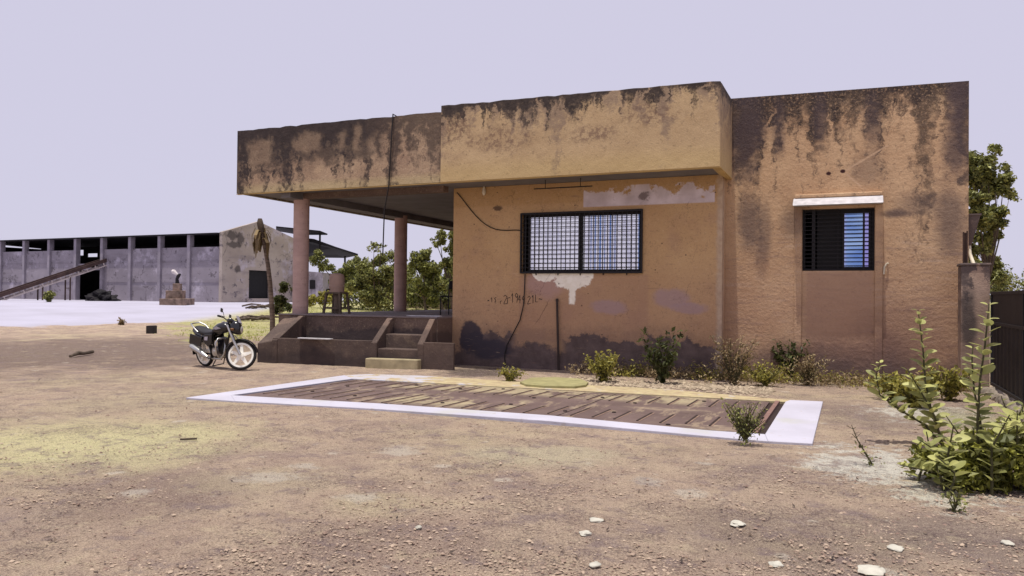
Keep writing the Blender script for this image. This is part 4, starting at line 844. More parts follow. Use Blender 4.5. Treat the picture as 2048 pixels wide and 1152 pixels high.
# ---- palm
PD = 24.0; pb = gb(546, PD)
pm = thing('dead_palm', pb, 'thin leaning dead palm with a tuft of dry drooping fronds left of the veranda', 'palm')
pts = [pb-Vector((0,0,.1))]+[D(x, y, PD) for x, y in ((545,640),(543,605),(540,565),(536,530),(531,500),(527,482),(523,462))]
mb = MB(); mb.tube(pts, [.085,.08,.075,.07,.065,.062,.06,.055], 12)
n = NT('palm_bark'); c = n.mix(n.noise(6, 5), (.11, .08, .06), (.24, .18, .14)); j = n.m('MODULO', n.m('ADD', n.z, n.m('MULTIPLY', n.noise(5, 2), .03)), .11); c = n.mix(n.ss(j, .03, .005, 0.0, .7), c, (.05, .035, .03)); n.bump(j, .5, .05); mb.build('trunk', n.out(c, .95), pm, smooth=True)
mb = MB(); top = pts[-1]
for i in range(26):
    a = random.uniform(0, 6.28); l = random.uniform(.25, .5); o0 = top+Vector((0, 0, random.uniform(-.3, .1))); dr = Vector((math.cos(a), math.sin(a), 0))
    p1 = o0+dr*l*.4+Vector((0,0,.04)); p2 = o0+dr*l*.62+Vector((0,0,-.22*random.random()-.1)); p3 = o0+dr*l*.6+Vector((0,0,-.5*random.random()-.2)); sdv = dr.cross(Vector((0,0,1)))*random.uniform(.03, .08)
    vs = [];
    for q, w_ in ((o0, .5), (p1, 1), (p2, 1.2), (p3, .3)): vs += [q+sdv*w_, q-sdv*w_]
    mb.add(vs, [(0,1,3,2),(2,3,5,4),(4,5,7,6)])
mb.build('dry_fronds', leafmat('dead_frond', (.10, .065, .03), (.34, .25, .12), .2), pm, fix=False)
mb = MB(); mb.tube([D(524,470,PD), D(522,455,PD), D(520,446,PD), D(520,437,PD)], [.06, .10, .10, .06], 10); mb.build('crown_stub', M['bark'], pm, smooth=True)

# ---- broad-leaved weeds by the gate (opposite pairs of oval leaves)
def oval(mb, base, d, nrm, L_, W_, curl=.15):
    d = d.normalized(); sdv = d.cross(nrm)
    if sdv.length < 1e-3: return
    sdv.normalize(); nrm = sdv.cross(d); prof = ((0, .12), (.18, .75), (.42, 1.0), (.68, .86), (.88, .5), (1, .08)); vs = []
    for t, q in prof:
        m0 = base+d*L_*t-nrm*curl*L_*t*t; vs += [m0+sdv*W_*q/2+nrm*W_*.12*q, m0, m0-sdv*W_*q/2+nrm*W_*.12*q]
    fs = []
    for i in range(len(prof)-1):
        a = 3*i; fs += [(a, a+1, a+4, a+3), (a+1, a+2, a+5, a+4)]
    mb.add(vs, fs)
def stalk(lm, sm, pts, Lf, gap, r0=.014, top=True):
    P = [Vector(p) for p in pts]; sm.tube(P, [r0*(1-.7*i/(len(P)-1)) for i in range(len(P))], 7)
    seg = [(P[i+1]-P[i]).length for i in range(len(P)-1)]; tot = sum(seg); s_ = gap; kk = 0; ph = random.uniform(0, 3)
    while s_ < tot:
        q = s_; i = 0
        while q > seg[i] and i < len(seg)-1: q -= seg[i]; i += 1
        p = P[i].lerp(P[i+1], min(1, q/seg[i])); ax_ = (P[i+1]-P[i]).normalized(); ph += 1.57+random.uniform(-.3, .3)
        sc_ = (.75+.45*math.sin(math.pi*min(1, s_/tot*.9)))*random.uniform(.8, 1.15)
        if s_ > tot*.9: sc_ *= .65
        for w_ in (0, math.pi):
            if random.random() < .08: continue
            d = Vector((math.cos(ph+w_), math.sin(ph+w_), random.uniform(.25, .75))); oval(lm, p+d.normalized()*.01, d, ax_*.7-n1*.28+Vector((random.uniform(-.5,.5), random.uniform(-.4,.4), .35)), Lf*sc_, Lf*sc_*random.uniform(.5, .62), random.uniform(0, .3))
        s_ += gap*random.uniform(.75, 1.25)
def broad_weed(label, base, stems, Lf, gap, bush=None, mt='leaf_c'):
    t = thing('broad_leaved_weed', base, label, 'weed', 'broad leaved weeds near the gate'); lm, sm = MB(), MB()
    for s_ in stems: stalk(lm, sm, s_, Lf, gap)
    lm.build('leaves', M[mt], t, smooth=180, fix=False); sm.build('stems', M['stem'], t, smooth=True)
    if bush:
        mb = MB(); leaves(mb, clump_pts(*bush), .075, .55); mb.build('undergrowth', M['leaf_u'], t, fix=False)
    return t
def st_(pts, dep): return [D(x, y, dep) for x, y in pts]
bA = G(1886, 892); dA = (bA-O).dot(f_)
broad_weed('left one of the two tall round-leaved weeds before the right wall', bA,
    [[bA]+st_([(1862,820),(1850,760),(1846,700),(1840,650),(1836,620)], dA), [bA]+st_([(1850,850),(1800,820),(1760,790),(1752,750),(1760,725)], dA+.2), [bA]+st_([(1868,830),(1840,780),(1815,740)], dA-.1)], .118, .058)
bB = G(1962, 975); dB = (bB-O).dot(f_)
bush = [(D(px, py, dB+dz), (rr*dB/F_PX,)*3) for px, py, rr, dz in ((1960,930,48,0),(1915,915,40,.2),(2000,925,50,.1),(2040,900,45,.2),(1880,935,34,.1),(1850,915,30,.3),(1990,965,34,-.1),(2055,960,40,0),(1930,960,36,-.1),(1820,935,18,.3),(1840,900,18,.4),(1975,885,34,.3),(2020,865,34,.4),(1935,880,28,.4),(2045,930,40,-.2),(1880,905,22,.3))]
broad_weed('tallest weed with rounded pale leaves rising from a dense bush in front of the gate', bB,
    [[bB]+st_([(1956,900),(1955,840),(1960,760),(1970,690),(1975,640),(1978,608)], dB), [bB]+st_([(1965,900),(1960,840),(1948,780),(1944,720),(1946,690)], dB+.15), [bB]+st_([(1990,930),(2015,880),(2022,840)], dB), [bB]+st_([(2010,930),(2040,890),(2052,850)], dB+.1), [bB]+st_([(1920,930),(1870,900),(1840,880)], dB+.1), [bB]+st_([(1900,950),(1850,940),(1800,930)], dB)]+[[b_+Vector((0,0,-.02)), b_+Vector((random.uniform(-.05,.05), random.uniform(-.05,.05), h_*.55)), b_+Vector((random.uniform(-.14,.14), random.uniform(-.1,.1), h_))] for b_, h_ in [(bB+r_*q_+n1*random.uniform(-.25,.5), random.uniform(.25,.75)*(1 if q_ > -.35 else .45)) for q_ in [random.uniform(-.45,.6) for _ in range(20)]]], .112, .055, (bush, 2600))
for nm, px, py, pts, lb in (('a', 1712, 892, [(1705,870),(1698,845),(1694,820)], 'thin dry twig sprouting on the pale patch left of the tall weeds'),):
    b_ = G(1745, 930); dd = (b_-O).dot(f_); t = thing('twig', b_, lb, 'twig'); mb = MB(); mb.tube([b_]+st_([(1730,905),(1715,880),(1703,850)], dd), [.01,.008,.006,.003], 6)
    for q in st_([(1735,915),(1722,895),(1712,876),(1706,858),(1740,925)], dd):
        for _ in range(3): mb.tube([q, q+Vector((random.uniform(-.07,.07), random.uniform(-.05,.05), random.uniform(.01,.07)))], .003, 4)
    mb.build('stem', M['stem'], t); mb = MB(); leaves(mb, [q+Vector((random.gauss(0,.03), random.gauss(0,.03), random.gauss(0,.03))) for q in st_([(1735,915),(1722,895),(1740,925),(1760,935)], dd) for _ in range(7)], .04); mb.build('leaves', M['leaf_m'], t, fix=False)
# ---- weeds along the wall and on the weighbridge
def weed(label, px, py, hpx, wpx, nst, nl, size, mt, name='weed', z=None, spread=1.0, group='weeds along the building wall', cat='weed'):
    b_ = G(px, py, z); dd = (b_-O).dot(f_); k = dd/F_PX; nl = int(nl*1.5); size *= 1.2; t = thing(name, b_, label, cat, group); sm, lm = MB(), MB(); cs = []
    for i in range(nst):
        a = random.uniform(0, 6.28); rr = math.sqrt(random.random())*wpx/2*k*spread; h = hpx*k*random.uniform(.45, 1.0)
        tip = b_+Vector((math.cos(a)*rr, math.sin(a)*rr*.6, h)); mid = b_.lerp(tip, .5)+Vector((random.uniform(-.03,.03), 0, h*.1)); sm.tube([b_, mid, tip], [.006, .005, .002], 5)
        for _ in range(nl): q = b_.lerp(mid, random.random()) if random.random() < .35 else mid.lerp(tip, random.random()); cs.append(q+Vector((random.gauss(0,.035), random.gauss(0,.035), random.gauss(0,.03))))
    leaves(lm, cs, size, .55); sm.build('stems', M['stem'], t); lm.build('leaves', M[mt], t, fix=False); return t
weed('bright yellow leafy weed at the foot of the orange wall, right of the flat slab', 1208, 765, 70, 85, 40, 14, .06, 'leaf_y')
weed('dark green shrubby weed against the damp orange wall', 1325, 768, 112, 95, 20, 16, .085, 'leaf_d')
weed('dry brown weed at the corner between the two walls', 1468, 770, 105, 100, 40, 12, .05, 'dry')
weed('dark leafy weed under the left edge of the small window', 1575, 760, 82, 80, 22, 16, .075, 'leaf_d')
weed('dry straggly weed right of the dark leafy weed below the small window', 1615, 770, 70, 90, 36, 12, .045, 'dry')
weed('low yellow weed below the small window hood, before the right wall', 1530, 772, 50, 90, 34, 12, .05, 'leaf_y')
weed('small pale weed at the left end of the flat slab', 1020, 764, 32, 60, 24, 10, .05, 'leaf_y')
weed('thin dry weed near the foot of the right wall behind the tall weeds', 1805, 765, 95, 30, 8, 8, .04, 'dry')
weed('low yellow weed cluster between the two tall weeds and the wall', 1790, 800, 55, 110, 40, 10, .075, 'leaf_y')
weed('yellow weed cluster behind the tall weeds at the wall end', 1900, 800, 75, 120, 50, 10, .07, 'leaf_y')
weed('bushy yellow weed beside the gate pillar foot', 1830, 815, 60, 100, 40, 10, .07, 'leaf_y')
weed('thin leafless looking weed growing on the front edge of the weighbridge', 1488, 880, 78, 90, 46, 10, .03, 'leaf_m', 'weed', .05, 1.0, None)
weed('tiny weed with its shadow in front of the gate bush', 1908, 1022, 38, 26, 8, 6, .035, 'leaf_m', 'weed', None, 1.0, None)
weed('grass tuft on the near edge of the white yard', 243, 650, 12, 22, 16, 6, .12, 'dry', 'grass_tuft', None, 1.0, None)
weed('round dark bush beside the conveyor legs', 98, 604, 22, 30, 30, 14, .2, 'leaf_m', 'bush', None, 1.0, None, 'bush')
# dry ground cover along the wall foot + lawn grass
mb = MB(); cs = []
for i in range(6000):
    x = random.uniform(-5.2, 1.8); y = 15.3-abs(random.gauss(0, .42))+(.35 if x > XF+.05 else 0)
    if mnoise.noise(Vector((x*1.7, y*1.7, 2))) < -.12: continue
    cs.append((x, y, abs(random.gauss(0, .10))+.01))
leaves(mb, cs, .065, .45, 0, .5); tag(mb.build('dry_ground_cover', M['dry'], fix=False), 'dry tangled weeds and litter along the foot of the building wall', 'ground cover', kind='stuff')
mb = MB(); cs = []
for i in range(7000):
    x = random.uniform(-5.3, 1.85); y = 15.25-abs(random.gauss(0, .35))+(.35 if x > XF+.05 else 0)
    if mnoise.noise(Vector((x*1.1, y*1.4, 9))) < .0: continue
    cs.append((x, y, abs(random.gauss(0, .11+.06*mnoise.noise(Vector((x*2, 0, 4)))))+.01))
leaves(mb, cs, .055, .5, 0, .4); tag(mb.build('low_weeds', M['leaf_y'], fix=False), 'low yellow green weeds forming a fringe along the foot of the building wall', 'ground cover', kind='stuff')
mb = MB(); cs = []
for i in range(5200):
    p = gb(random.uniform(560, 960), random.uniform(29, 50)); p.z += random.uniform(.0, .12); cs.append(p)
for i in range(1500):
    px, py = random.gauss(475, 50), random.gauss(666, 9)
    if py < 648 or px > 575: continue
    p = G(px, py); 
    if mnoise.noise(p*.6) < -.15: continue
    p.z += random.uniform(0, .08); cs.append(p)
leaves(mb, cs, .11, .3, 0, .9); tag(mb.build('lawn_grass', M['grass'], fix=False), 'short yellow green grass on the open ground behind the veranda', 'grass', kind='stuff')

# ================================================================== STONES
def pebbles(name, pts, lo, hi, mt, label, flat=.55):
    base = [Vector(v) for v in ((1,0,0),(-1,0,0),(0,1,0),(0,-1,0),(0,0,1),(0,0,-1))]; T8 = [(0,2,4),(2,1,4),(1,3,4),(3,0,4),(2,0,5),(1,2,5),(3,1,5),(0,3,5)]; mb = MB()
    for x, y, k in pts:
        s_ = random.uniform(lo, hi)*k*(1 if random.random() < .85 else 1.8); a = random.uniform(0, 6.28); ca_, sa_ = math.cos(a), math.sin(a); vs = []
        el = random.uniform(.7, 1.5)
        for v in base:
            q = v*random.uniform(.7, 1.25)*s_; q.x *= el; q.z *= flat; vs.append((x+q.x*ca_-q.y*sa_, y+q.x*sa_+q.y*ca_, gz(x, y)+q.z+s_*.08))
        mb.add(vs, T8)
    n = NT(name); c = n.mix(n.g.outputs['Random Per Island'], mt[0], mt[1]); return tag(mb.build(name, n.out(c, .95, 0, .15), fix=False), label, 'gravel', kind='stuff')
pts = []
def inb(p): return -9.2 < p.x < -.2 and 8.4 < p.y < 12.8
while len(pts) < 9500:
    px = random.uniform(-60, 2108); py = 760+400*random.random()**.8
    p = G(px, py, 0)
    if inb(p) or p.y > 15 or p.length > 18: continue
    q = mnoise.noise(p*.55)+.5*mnoise.noise(p*2.1)
    if q < -.02 and random.random() < .85: continue
    pts.append((p.x, p.y, 1))
pebbles('gravel', pts, .003, .0105, ((.22, .15, .12), (.48, .375, .28)), 'loose gravel and clods scattered over the dirt yard')
pts = [(random.uniform(-4.9, -1.2), 13.6+random.gauss(0, .35)+ss(-5, -1, 0)*0, 1) for _ in range(1500)]
pebbles('rubble', [(x, y+.15*math.sin(x*2), 1.0) for x, y, _ in pts if y < 15], .015, .04, ((.20, .155, .11), (.48, .39, .28)), 'pale broken rubble between the weighbridge and the wall')
mb = MB()
for _ in range(800):
    p = G(random.uniform(-40, 2090), 700+450*random.random()**.8, 0)
    if inb(p) or p.y > 14.2 or p.length > 24: continue
    a = random.uniform(0, 6.28); l = random.uniform(.006, .022)*(1+.04*p.length); d = Vector((math.cos(a), math.sin(a), random.uniform(-.1, .4)))*l; e = Vector((-math.sin(a), math.cos(a), random.uniform(-.3, .3)))*l*random.uniform(.15, .6); p.z = .012
    mb.add([p-d, p+e, p+d, p-e*.6], [(0, 1, 2), (0, 2, 3)])
tag(mb.build('leaf_litter', leafmat('leaf_litter', (.03, .02, .015), (.20, .14, .09), .05), fix=False), 'dark dry leaf litter and twigs strewn over the dirt yard', 'leaf litter', kind='stuff')
M['wstone'] = simple('white_stone', (.46, .44, .37), .9, 0, .2, 12, .3)
for i, (px, py, rw, lb) in enumerate(((1475,1048,14,'flat white stone on the dirt right of centre near the bottom of the photo'), (1170,1068,11,'flat white stone just below another pale stone, near the bottom centre'), (1193,1041,12,'white stone just above a rounder pale stone, near the bottom centre'), (1190,1131,11,'round white stone lowest near the bottom centre edge'), (1790,1097,14,'flat white stone near the lower right, below the gate bush'), (2015,1087,11,'white stone nearest the right edge of the photo'), (1552,1130,12,'pale stone at the bottom edge right of centre'), (837,1056,6,'small pale stone on the dirt left of the bottom centre'), (1745,1142,24,'large flat pale stone at the bottom right edge of the photo'))):
    p = G(px, py, 0); k = (p-O).dot(f_)/F_PX; mb = MB(); mb.blob((p.x, p.y, .003), (rw*k*1.05, rw*k*1.25, .014), i+3, 3, .45, 1.4)
    tag(mb.build('white_stone', M['wstone'], smooth=60), lb, 'stone', 'white stones on the dirt')
# dark block, sticks, debris
p = G(303, 667); M['dkbox'] = simple('dark_block', (.03, .024, .024), .8, 0, .3, 5)
mb = MB(); mb.obox((p.x, p.y, .15), r_*.14, n1*.14, (0, 0, .17)); mb.obox((p.x, p.y, .322), r_*.12, n1*.12, (0, 0, .004))
tag(mb.build('dark_block', M['dkbox'], bevel=.01), 'small dark upright block standing on the dirt left of the motorcycle', 'block')
a, b = G(140, 716), G(185, 709); mb = MB(); mb.tube([a+Vector((0,0,.04)), a.lerp(b, .35)+Vector((0,0,.09)), a.lerp(b, .6)+Vector((0,0,.06)), b+Vector((0,0,.07))], [.03, .05, .04, .045], 8); tag(mb.build('log', M['bark'], smooth=True), 'dark fallen branch lying on the dirt at far left', 'branch')
a, b = G(360, 881), G(394, 880); mb = MB(); mb.tube([a+Vector((0,0,.012)), b+Vector((0,0,.015))], .011, 6); tag(mb.build('stick', M['bark']), 'short thin stick lying on the pale dirt patch in front of the weighbridge', 'stick')
for px0, px1, py, lb in ((478, 560, 616, 'low heap of dark branches on the white yard near the shed door'), (470, 545, 641, 'dark fallen branch lying on the grass behind the motorcycle')):
    mb = MB()
    for i in range(14):
        a = G(random.uniform(px0, px1-20), py+random.uniform(-3, 2)); e = r_*random.uniform(.5, 1.4)+n1*random.uniform(-.5, .5); e.z = random.uniform(-.05, .12)
        mb.tube([a+Vector((0,0,.05)), a+e*.5+Vector((0,0,.14)), a+e+Vector((0,0,.06))], [.05, .06, .03], 6)
    tag(mb.build('branch_pile', M['bark'], smooth=True), lb, 'branches')
p = G(205, 602); mb = MB(); mb.blob((p.x, p.y, p.z+.05), (1.15, .9, .62), 5, 4, .9, 2.6)
tag(mb.build('debris_heap', M['tin']), 'dark debris heap at the foot of the shed wall right of the open bay', 'heap')
for (px0, px1, py, Yv, z, lb) in ((598, 662, 681, YF+.07, .575, 'narrow white plank lying on the low planter wall'), (815, 880, 634, YU+.12, ZF+.045, 'narrow white strip added for the sunlit patch on the veranda floor edge')):  # the floor-edge strip is white to stand in for sunlight
    a, b = FY(px0, py, Yv), FY(px1, py, Yv); mb = MB(); mb.bar((a.x, Yv, z), (b.x, Yv+.03, z+.003), .11, .025); tag(mb.build('plank', M['hood'], bevel=.004), lb, 'plank')

# ================================================================== VERANDA OBJECTS
fp = G(673, 627, ZF+.03); dd = (fp-O).dot(f_); k = dd/F_PX
M['wood'] = simple('stand_wood', (.13, .095, .07), .8, 0, .3, 8); M['drum'] = simple('clay_drum', (.42, .29, .235), .75, 0, .15, 3)
sd_ = thing('drum_stand', fp, 'wooden four legged stand carrying the drum on the veranda', 'stand')
hs = (628-588)*k; r0 = 15*k
for sx in (-1, 1):
    for sy in (-1, 1):
        mb = MB(); mb.bar(fp+Vector((sx*r0*1.35, sy*r0*1.0, 0)), fp+Vector((sx*r0*1.05, sy*r0*.8, hs)), .05, .05, (0,1,0)); mb.build('leg', M['wood'], sd_)
mb = MB(); mb.obox(fp+Vector((0,0,hs+.012)), (r0*1.2,0,0), (0,r0*1.0,0), (0,0,.02)); mb.build('top', M['wood'], sd_, bevel=.005)
mb = MB(); zz = hs*.28; mb.bar(fp+Vector((-r0*1.25,-r0*.93,zz)), fp+Vector((r0*1.25,-r0*.93,zz)), .03, .05); mb.build('stretcher', M['wood'], sd_); mb = MB(); mb.bar(fp+Vector((-r0*1.25,r0*.93,zz)), fp+Vector((r0*1.25,r0*.93,zz)), .03, .05); mb.build('stretcher', M['wood'], sd_)
mb = MB(); mb.tube([fp+Vector((.04,0,0)), fp+Vector((.04,0,hs))], .10, 12); mb.build('centre_post', M['wood'], sd_, smooth=True)
dr = thing('water_drum', fp+Vector((0,0,hs+.033)), 'pinkish brown domed water drum standing on the wooden stand', 'drum'); H_ = 38*k
mb = MB(); mb.lathe([(.0,0),(r0*.98,.0),(r0*1.0,.02),(r0*1.0,H_*.24),(r0*1.05,H_*.27),(r0*1.05,H_*.30),(r0*.99,H_*.33),(r0*1.03,H_*.6),(r0*.98,H_*.85),(r0*.8,H_*.95),(r0*.35,H_*1.0),(0,H_*1.01)], fp+Vector((0,0,hs+.033)), 28, cap=False); mb.build('body', M['drum'], dr, smooth=35)
mb = MB(); c_ = fp+Vector((-r0*.5,-r0*.9,hs+.033+H_*.14)); mb.tube([c_, c_+Vector((-.02,-.08,0)), c_+Vector((-.02,-.09,-.05))], .018, 8); mb.build('tap', M['black'], dr, smooth=True)
# metal chair
fc = G(893, 636, ZF+.03); fc = Vector((-8.9, 16.6, ZF+.03)); ch = thing('metal_chair', fc, 'dark tubular metal chair in the veranda against the orange wall corner', 'chair')
for sx in (-.2, .2):
    mb = MB(); mb.tube([fc+Vector((sx,-.2,0)), fc+Vector((sx,-.2,.45))], .014, 8); mb.build('leg', M['black'], ch)
    mb = MB(); mb.tube([fc+Vector((sx,.22,0)), fc+Vector((sx,.2,.45)), fc+Vector((sx,.26,.88))], .014, 8); mb.build('leg', M['black'], ch)
mb = MB(); mb.obox(fc+Vector((0,0,.455)), (.21,0,0), (0,.21,0), (0,0,.015)); mb.build('seat', M['tin'], ch, bevel=.008)
mb = MB(); mb.obox(fc+Vector((0,.245,.74)), (.2,0,0), (0,.012,.0), (0,.015,.1)); mb.build('backrest', M['tin'], ch, bevel=.006)
# bulb hanging from the ceiling
p = FX(862, 380, -9.4); 
lb_ = thing('hanging_bulb', (p.x, p.y, ZS+.02), 'small unlit bulb holder hanging under the veranda ceiling', 'bulb'); mb = MB(); mb.tube([(p.x, p.y, ZS+.03), (p.x, p.y, p.z+.05)], .01, 6); mb.build('cord', M['cable'], lb_)
mb = MB(); mb.lathe([(.02, .06), (.05, 0), (.06, -.05), (.03, -.1)], p, 12); mb.build('holder', M['black'], lb_, smooth=True)

# ================================================================== MOTORCYCLE
def motorcycle():
    loc = Vector((-11.90, 12.24, 0)); t = thing('motorcycle', loc, 'parked black motorcycle with white spoked alloy wheels and a silver exhaust', 'motorcycle')
    t.rotation_euler = (math.radians(7), 0, math.radians(-12))
    blk = simple('bike_paint', (.010, .009, .012), .22, 0, .2, 6, 0, .6); rub = simple('tyre_rubber', (.02, .018, .018), .85, 0, .3, 12, .2); alu = simple('white_alloy', (.86, .84, .76), .45, .1, .1, 6, 0)
    chrome = simple('chrome', (.50, .49, .47), .32, .85, .1, 6, 0); sea = simple('seat_vinyl', (.02, .018, .02), .55, 0, .2, 10, .1); eng = simple('engine_metal', (.22, .20, .19), .5, .5, .3, 15, .2)
    dec = simple('silver_decal', (.42, .40, .46), .4, .2, .1, 5, 0); gls = simple('lamp_glass', (.55, .53, .5), .1, .3, .1, 5, 0)
    RW, FWX, RWX = .305, .63, -.62
    def wheel(cx, M4=None, name='wheel'):
        em = MB(); em.lathe([(.035, -.05), (.06, -.045), (.06, .045), (.035, .05)], (cx, 0, RW), 16, 'y'); 
        if M4: em.xf(M4)
        hub = em.build(name, alu, t, local=True, smooth=30)
        mb = MB(); pr = []
        for i in range(13): a = 2*math.pi*i/12; pr.append((RW-.034+.034*math.cos(a), .040*math.sin(a)))
        mb.lathe(pr, (cx, 0, RW), 40, 'y', cap=False); 
        if M4: mb.xf(M4)
        mb.build('tyre', rub, hub, local=True, smooth=60)
        mb = MB(); mb.lathe([(.274, -.03), (.274, .03), (.212, .028), (.212, -.028), (.274, -.03)], (cx, 0, RW), 40, 'y', cap=False)
        for k in range(5):
            a = 2*math.pi*k/5+.32; d = Vector((math.cos(a), 0, math.sin(a))); c0 = Vector((cx, 0, RW)); s_ = Vector((-d.z, 0, d.x))
            mb.prism([c0+d*.04+s_*.042+Vector((0,-.018,0)), c0+d*.215+s_*.022+Vector((0,-.018,0)), c0+d*.215-s_*.022+Vector((0,-.018,0)), c0+d*.04-s_*.042+Vector((0,-.018,0))], (0, .036, 0))
        if M4: mb.xf(M4)
        mb.build('rim', alu, hub, local=True, smooth=30); return hub
    wheel(RWX)
    # steering: everything ahead of the head tube turns left about the raked axis
    hd_ = Vector((.335, 0, .88)); axs = (Vector((.60, 0, .30))-hd_).normalized()
    M4 = Matrix.Translation(hd_) @ Matrix.Rotation(math.radians(46), 4, -axs) @ Matrix.Translation(-hd_)
    wheel(FWX, M4)
    def P(mb, name, mt, steer=False, par=None, **kw):
        if steer: mb.xf(M4)
        return mb.build(name, mt, par or t, local=True, **kw)
    for s_ in (-1, 1):
        mb = MB(); mb.tube([(.31, s_*.085, .90), (.45, s_*.085, .62), (.47, s_*.085, .585)], .021, 10); mb.tube([(.455, s_*.085, .61), (FWX+.0, s_*.085, RW)], .028, 10); P(mb, 'fork_leg', chrome, True, smooth=40)
    # front mudguard
    mb = MB(); vs = []; R1 = RW+.03
    for i in range(15):
        a = math.radians(10+150*i/14)
        for yy, dr_ in ((-.065, -.025), (-.045, 0), (.045, 0), (.065, -.025)): vs.append((FWX+(R1+dr_)*math.cos(a), yy, RW+(R1+dr_)*math.sin(a)))
    mb.add(vs, [(4*i+j, 4*i+j+1, 4*i+j+5, 4*i+j+4) for i in range(14) for j in range(3)]); P(mb, 'front_mudguard', blk, True, smooth=60)
    # headlight cowl, lens, screen
    mb = MB(); mb.loft([(.36, .86, .07, .09), (.42, .87, .12, .13), (.50, .86, .135, .14), (.56, .84, .12, .12), (.585, .825, .085, .08)], 20, 2.6); cowl = P(mb, 'headlight_cowl', blk, True, smooth=60)
    mb = MB(); mb.loft([(.575, .83, .09, .075), (.60, .825, .075, .06), (.61, .82, .04, .03)], 18, 2.6); P(mb, 'headlight', gls, True, cowl, smooth=60)
    mb = MB(); mb.add([(.55, -.1, .955), (.55, .1, .955), (.47, .085, 1.10), (.47, -.085, 1.10), (.585, 0, .955), (.50, 0, 1.11)], [(0, 4, 5, 3), (4, 1, 2, 5)]); o_ = P(mb, 'windscreen', dec, True, cowl); sm_ = o_.modifiers.new('thickness', 'SOLIDIFY'); sm_.thickness = .006
    # handlebar, grips, mirrors, levers
    mb = MB(); mb.tube([(.20, -.36, 1.03), (.26, -.25, 1.03), (.31, -.10, .99), (.32, 0, .97), (.31, .10, .99), (.26, .25, 1.03), (.20, .36, 1.03)], .013, 10); hb = P(mb, 'handlebar', chrome, True, smooth=60)
    for s_ in (-1, 1):
        mb = MB(); mb.tube([(.19, s_*.375, 1.03), (.255, s_*.255, 1.03)], .02, 10); P(mb, 'grip', sea, True, hb, smooth=60)
        mb = MB(); mb.tube([(.27, s_*.22, 1.04), (.30, s_*.30, 1.03), (.26, s_*.38, 1.02)], .007, 6); P(mb, 'lever', chrome, True, hb)
        mb = MB(); mb.tube([(.27, s_*.22, 1.05), (.26, s_*.27, 1.12), (.25, s_*.31, 1.14)], .006, 6); mb.obox((.245, s_*.345, 1.15), (.012, 0, 0), (0, .055, .0), (0, 0, .036)); P(mb, 'mirror', blk, True, hb, bevel=.008)
        mb = MB(); mb.blob((.44, s_*.17, .80), (.045, .03, .028), 1, 2, 0); P(mb, 'indicator', simple('amber_lens', (.16, .07, .02), .3, 0, .1, 5, 0), True, smooth=True)
    mb = MB(); mb.loft([(.30, 1.0, .07, .035), (.36, 1.01, .085, .05), (.42, .99, .06, .03)], 14, 3); P(mb, 'instrument_pod', blk, True, smooth=60)
    # frame
    mb = MB(); mb.tube([(.30, 0, .95), (.36, 0, .80), (.20, 0, .50), (.12, 0, .24), (-.25, 0, .22)], .022, 8); mb.tube([(.33, 0, .85), (-.1, 0, .69), (-.5, 0, .66), (-.8, 0, .74)], .022, 8); mb.tube([(-.25, 0, .22), (-.28, 0, .5), (-.25, 0, .72)], .022, 8); P(mb, 'frame', blk, smooth=60)
    mb = MB()
    for s_ in (-1, 1): mb.tube([(-.25, s_*.09, .30), (RWX, s_*.09, RW)], .02, 8)
    P(mb, 'swing_arm', blk, smooth=60)
    for s_ in (-1, 1):
        mb = MB(); mb.tube([(RWX, s_*.115, RW+.02), (-.48, s_*.115, .70)], .016, 8); pts = []
        for i in range(60): a = i*.9; q = .12+.78*i/59; pts.append((RWX+(.14)*q+.032*math.cos(a), s_*.115+.032*math.sin(a), RW+.02+.38*q))
        mb.tube(pts, .007, 5); P(mb, 'shock_absorber', chrome, smooth=60)
    # tank, seat, panels
    mb = MB(); mb.loft([(.33, .86, .05, .05), (.28, .86, .10, .095), (.18, .855, .14, .115), (.05, .84, .145, .11), (-.06, .81, .125, .09), (-.14, .785, .09, .06)], 24, 2.4); tk = P(mb, 'fuel_tank', blk, smooth=60)
    for s_ in (-1, 1): mb = MB(); mb.prism([(.24, s_*.134, .86), (.10, s_*.146, .90), (-.03, s_*.139, .84), (.10, s_*.147, .84)], (0, s_*.004, 0)); P(mb, 'decal', dec, par=tk)
    mb = MB(); mb.lathe([(.035, .965), (.035, .98), (.0, .985)], (.14, 0, 0), 14, cap=False); P(mb, 'filler_cap', chrome, par=tk)
    mb = MB(); mb.loft([(-.06, .775, .09, .04), (-.2, .735, .125, .05), (-.36, .725, .14, .055), (-.5, .745, .14, .055), (-.68, .80, .125, .05), (-.78, .835, .08, .03)], 20, 3); P(mb, 'seat', sea, smooth=60)
    mb = MB(); mb.loft([(-.28, .63, .12, .075), (-.5, .645, .13, .09), (-.7, .70, .12, .09), (-.86, .77, .08, .05)], 16, 3); P(mb, 'tail_panel', blk, smooth=60)
    mb = MB(); mb.blob((-.88, 0, .81), (.03, .055, .035), 2, 2, 0); P(mb, 'tail_lamp', simple('red_lens', (.4, .03, .02), .3, 0, .1, 5, 0), smooth=True)
    for s_ in (-1, 1):
        mb = MB(); mb.prism([(-.08, s_*.115, .74), (-.34, s_*.125, .72), (-.42, s_*.13, .58), (-.24, s_*.14, .47), (-.10, s_*.13, .52)], (0, s_*.03, 0)); sp = P(mb, 'side_panel', blk, bevel=.012)
        mb = MB(); mb.prism([(-.20, s_*.160, .68), (-.32, s_*.158, .67), (-.33, s_*.162, .60), (-.22, s_*.165, .60)], (0, s_*.004, 0)); P(mb, 'decal', dec, par=sp)
    mb = MB(); mb.tube([(-.58, -.14, .76), (-.72, -.145, .86), (-.86, -.10, .92), (-.88, 0, .92), (-.86, .10, .92), (-.72, .145, .86), (-.58, .14, .76)], .015, 8); P(mb, 'grab_rail', chrome, smooth=60)
